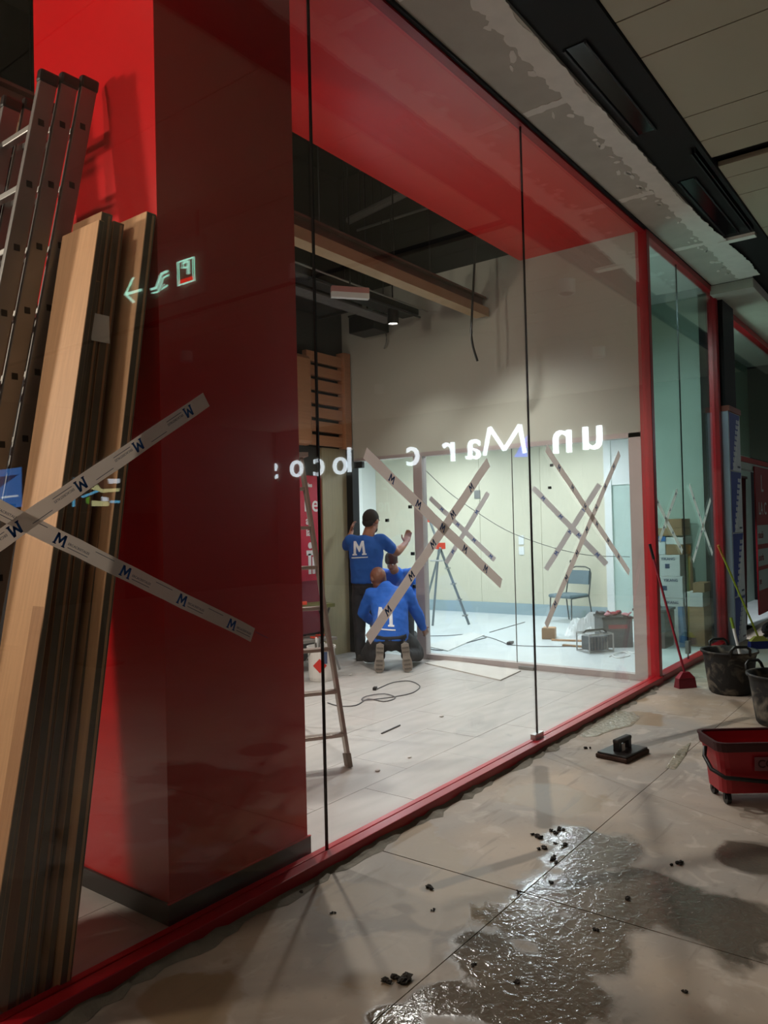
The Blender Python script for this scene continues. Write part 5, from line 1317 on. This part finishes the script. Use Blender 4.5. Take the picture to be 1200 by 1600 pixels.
# ---- kneeling worker, seen from behind
def kneeling():
    th = R(37); loc = PZ(612, 1047); loc.z = 0
    b = MB()
    HM = Matrix.Rotation(R(30), 4, 'Z') @ Matrix.Rotation(R(-34), 4, 'X'); HC = V((-.13, .36, 1.0))
    head(b, HC, HM, 1.14)
    limb(b, [V((-.03, .26, .8)), V((-.08, .31, .9)), V((-.11, .35, .96))], [.07, .06, .058])
    limb(b, [V((0, .06, .36)), V((0, .12, .55)), V((-.02, .24, .8))], [(.16, .11), (.15, .11), (.15, .1)])
    RS, RE, RW = V((.185, .25, .85)), V((.31, .3, .60)), V((.385, .42, .40))
    LS_, LE, LW = V((-.215, .27, .83)), V((-.32, .38, .6)), V((-.2, .56, .46))
    for A, B_, C_ in ((RS, RE, RW), (LS_, LE, LW)):
        limb(b, [A, A.lerp(B_, .5), B_], [.052, .048, .042]); limb(b, [B_, B_.lerp(C_, .35), C_], [.042, .042, .03])
    hand(b, RW, (.3, .4, -.5), (-.5, .6, .2), (-.2, .5, .6), 1.0)
    hand(b, LW, (.4, .7, -.4), (.7, -.2, .2), (.2, .4, .8), .9)
    K = [V((.30, .44, .1)), V((-.27, .46, .1))]; HP = [V((.11, .08, .36)), V((-.1, .08, .36))]; AN = [V((.165, -.02, .17)), V((-.13, -.02, .17))]
    for h_, k, a in zip(HP, K, AN): limb(b, [h_, h_.lerp(k, .5), k], [.085, .075, .058]); limb(b, [k, k.lerp(a, .4), a], [.055, .055, .04])
    o = b.build('person', M_SKIN2, origin=False); place(o, loc, th); soft(o, .0075, 4)
    tag(o, 'kneeling bald worker in a blue sweatshirt, soles of his shoes toward the glass', 'person')
    face(o, HC, HM, 1.14)
    s = MB()
    s.tube([V((0, .03, .30)), V((0, .06, .42)), V((0, .12, .58)), V((-.01, .19, .72)), V((-.02, .24, .82)), V((-.05, .29, .9)), V((-.075, .315, .935))], [(.2, .16), (.2, .16), (.205, .15), (.22, .14), (.2, .115), (.095, .09), (.078, .075)], 24, ref=(0, 1, 0))
    for A, B_, C_ in ((RS, RE, RW), (LS_, LE, LW)): limb(s, [A+V((-A.x*.3, 0, -.01)), A, A.lerp(B_, .5), B_, B_.lerp(C_, .5), B_.lerp(C_, .95)], [.085, .086, .078, .07, .058, .045])
    sh = soft(s.build('sweatshirt', M_SWEAT, o, world=False), .012, 8, .026)
    t = MB()
    t.tube([V((0, .01, .42)), V((0, .03, .34)), V((0, .06, .26))], [(.18, .14), (.2, .15), (.2, .13)], 20, ref=(0, 1, 0))
    for h_, k, a in zip(HP, K, AN):
        limb(t, [h_-V((0, 0, .04)), h_.lerp(k, .5), k+V((0, 0, .005))], [.13, .12, .098]); limb(t, [k+V((0, 0, .005)), k.lerp(a, .5)+V((0, 0, .01)), a], [.095, .09, .068])
    soft(t.build('trousers', M_TROUS, o, world=False), .012, 6, .02)
    for a, tl in zip(AN, (-.1, .06)):
        # foot on its toes, sole toward the viewer: heel up, toe on the floor
        Ms = Matrix.Translation(a+V((0, -.11, .0))) @ Matrix.Rotation(tl, 4, 'Y') @ Matrix.Scale(1.22, 4)
        f = MB()
        for z, wx, dy, yy in ((-.125, .035, .05, .03), (-.08, .046, .05, .02), (-.02, .042, .055, .015), (.05, .036, .055, .01), (.1, .034, .05, .012)):
            f.ball(Ms @ V((0, yy+.03, z)), .04, 10, sc=(wx/.04, dy/.04*.9, 1.2))
        shoe = soft(f.build('shoe', M_SHOE, o, world=False), .01, 3)
        sl_ = MB(); outl = [(-.034, -.125), (0, -.137), (.034, -.125), (.047, -.085), (.045, -.04), (.034, .01), (.036, .07), (.034, .115), (0, .13), (-.034, .115), (-.036, .07), (-.032, .01), (-.043, -.04), (-.047, -.085)]
        sl_.prism([Ms @ V((x, -.02+.012, z)) for x, z in outl], Ms.to_3x3() @ V((0, -.022, 0)))
        so_ = sl_.build('sole', M_SOLE, shoe, world=False)
        tr_ = MB()
        for k in range(6):
            if k == 3: continue
            z = -.105+.038*k; tr_.box(-.03, .03, -.036, -.03, z-.008, z+.008, Ms)
        tr_.build('tread_bars', mat('dark_tread', '5e5750', .8), so_, world=False)
    back_logo(sh, o, (-.06, .60), .19, .2, R(-4))
    return o
kneeling()

# ---- third worker crouching on the other side of the partition
def crouching():
    th = R(205); loc = V((8.35, 3.62, 0))
    b = MB()
    HM = Matrix.Rotation(R(25), 4, 'X') ; HM = Matrix.Rotation(R(-35), 4, 'X'); HC = V((.0, .25, 1.10))
    HC = V((.02, .26, 1.15))
    head(b, HC, HM, .98)
    limb(b, [V((0, .1, .95)), V((0, .17, 1.03)), V((.01, .21, 1.08))], [.07, .06, .056])
    limb(b, [V((0, -.05, .5)), V((0, 0, .75)), V((0, .08, .95))], [(.15, .11), (.15, .11), (.15, .1)])
    RS, RE, RW = V((.2, .08, .98)), V((.30, .2, .74)), V((.2, .42, .66))
    LS_, LE, LW = V((-.2, .08, .98)), V((-.30, .18, .74)), V((-.2, .40, .62))
    for A, B_, C_ in ((RS, RE, RW), (LS_, LE, LW)):
        limb(b, [A, A.lerp(B_, .5), B_], [.052, .048, .042]); limb(b, [B_, B_.lerp(C_, .35), C_], [.042, .042, .03])
    hand(b, RW, (-.2, .9, 0), (-.9, 0, 0), (0, .3, .9), .8); hand(b, LW, (.2, .9, 0), (.9, 0, 0), (0, .3, .9), .8)
    K = [V((.15, .36, .45)), V((-.16, .12, .085))]; HP = [V((.1, -.05, .5)), V((-.1, -.05, .5))]; AN = [V((.14, .3, .09)), V((-.15, -.32, .09))]
    for h_, k, a in zip(HP, K, AN): limb(b, [h_, h_.lerp(k, .5), k], [.085, .075, .058]); limb(b, [k, k.lerp(a, .4), a], [.055, .055, .04])
    o = b.build('person', M_SKIN, origin=False); place(o, loc, th); soft(o, .0075, 4)
    tag(o, 'third worker in blue crouching behind the glass, mostly hidden by the kneeling worker', 'person')
    face(o, HC, HM, .98)
    h = MB(); m3_ = HM.to_3x3()
    h.ball(HC+m3_ @ V((0, -.015, .035)), .104, 16, M=m3_, sc=(.83, 1.0, .95)); h.build('cap', M_HAIR, o, smooth=True, world=False)
    s = MB()
    s.tube([V((0, -.06, .46)), V((0, -.03, .6)), V((0, .03, .8)), V((0, .08, .93)), V((0, .13, 1.0)), V((0, .16, 1.03))], [(.19, .15), (.195, .15), (.21, .14), (.2, .12), (.1, .09), (.075, .07)], 24, ref=(0, 1, 0))
    for A, B_, C_ in ((RS, RE, RW), (LS_, LE, LW)): limb(s, [A+V((-A.x*.3, 0, -.01)), A, A.lerp(B_, .5), B_, B_.lerp(C_, .5), B_.lerp(C_, .95)], [.085, .086, .078, .07, .058, .045])
    soft(s.build('sweatshirt', M_SWEAT, o, world=False), .012, 8, .024)
    t = MB()
    t.tube([V((0, -.06, .56)), V((0, -.05, .48)), V((0, -.04, .42))], [(.17, .13), (.185, .14), (.16, .12)], 20, ref=(0, 1, 0))
    for h_, k, a in zip(HP, K, AN):
        limb(t, [h_, h_.lerp(k, .5), k], [.11, .095, .078]); limb(t, [k, k.lerp(a, .5), a], [.076, .07, .06])
    soft(t.build('trousers', M_TROUS, o, world=False), .012, 6, .02)
    f = MB(); f.ball((.14, .28, .045), .05, 10, sc=(.85, 1.1, .9)); f.ball((.145, .4, .035), .05, 10, sc=(.95, 1.5, .7)); soft(f.build('shoe', M_SHOE, o, world=False), .01, 4)
    f = MB(); f.ball((-.15, -.38, .1), .05, 10, sc=(.85, .9, 1.2)); f.ball((-.15, -.36, .04), .045, 10, sc=(.95, 1.1, .85)); soft(f.build('shoe', M_SHOE, o, world=False), .01, 4)
    return o
crouching()
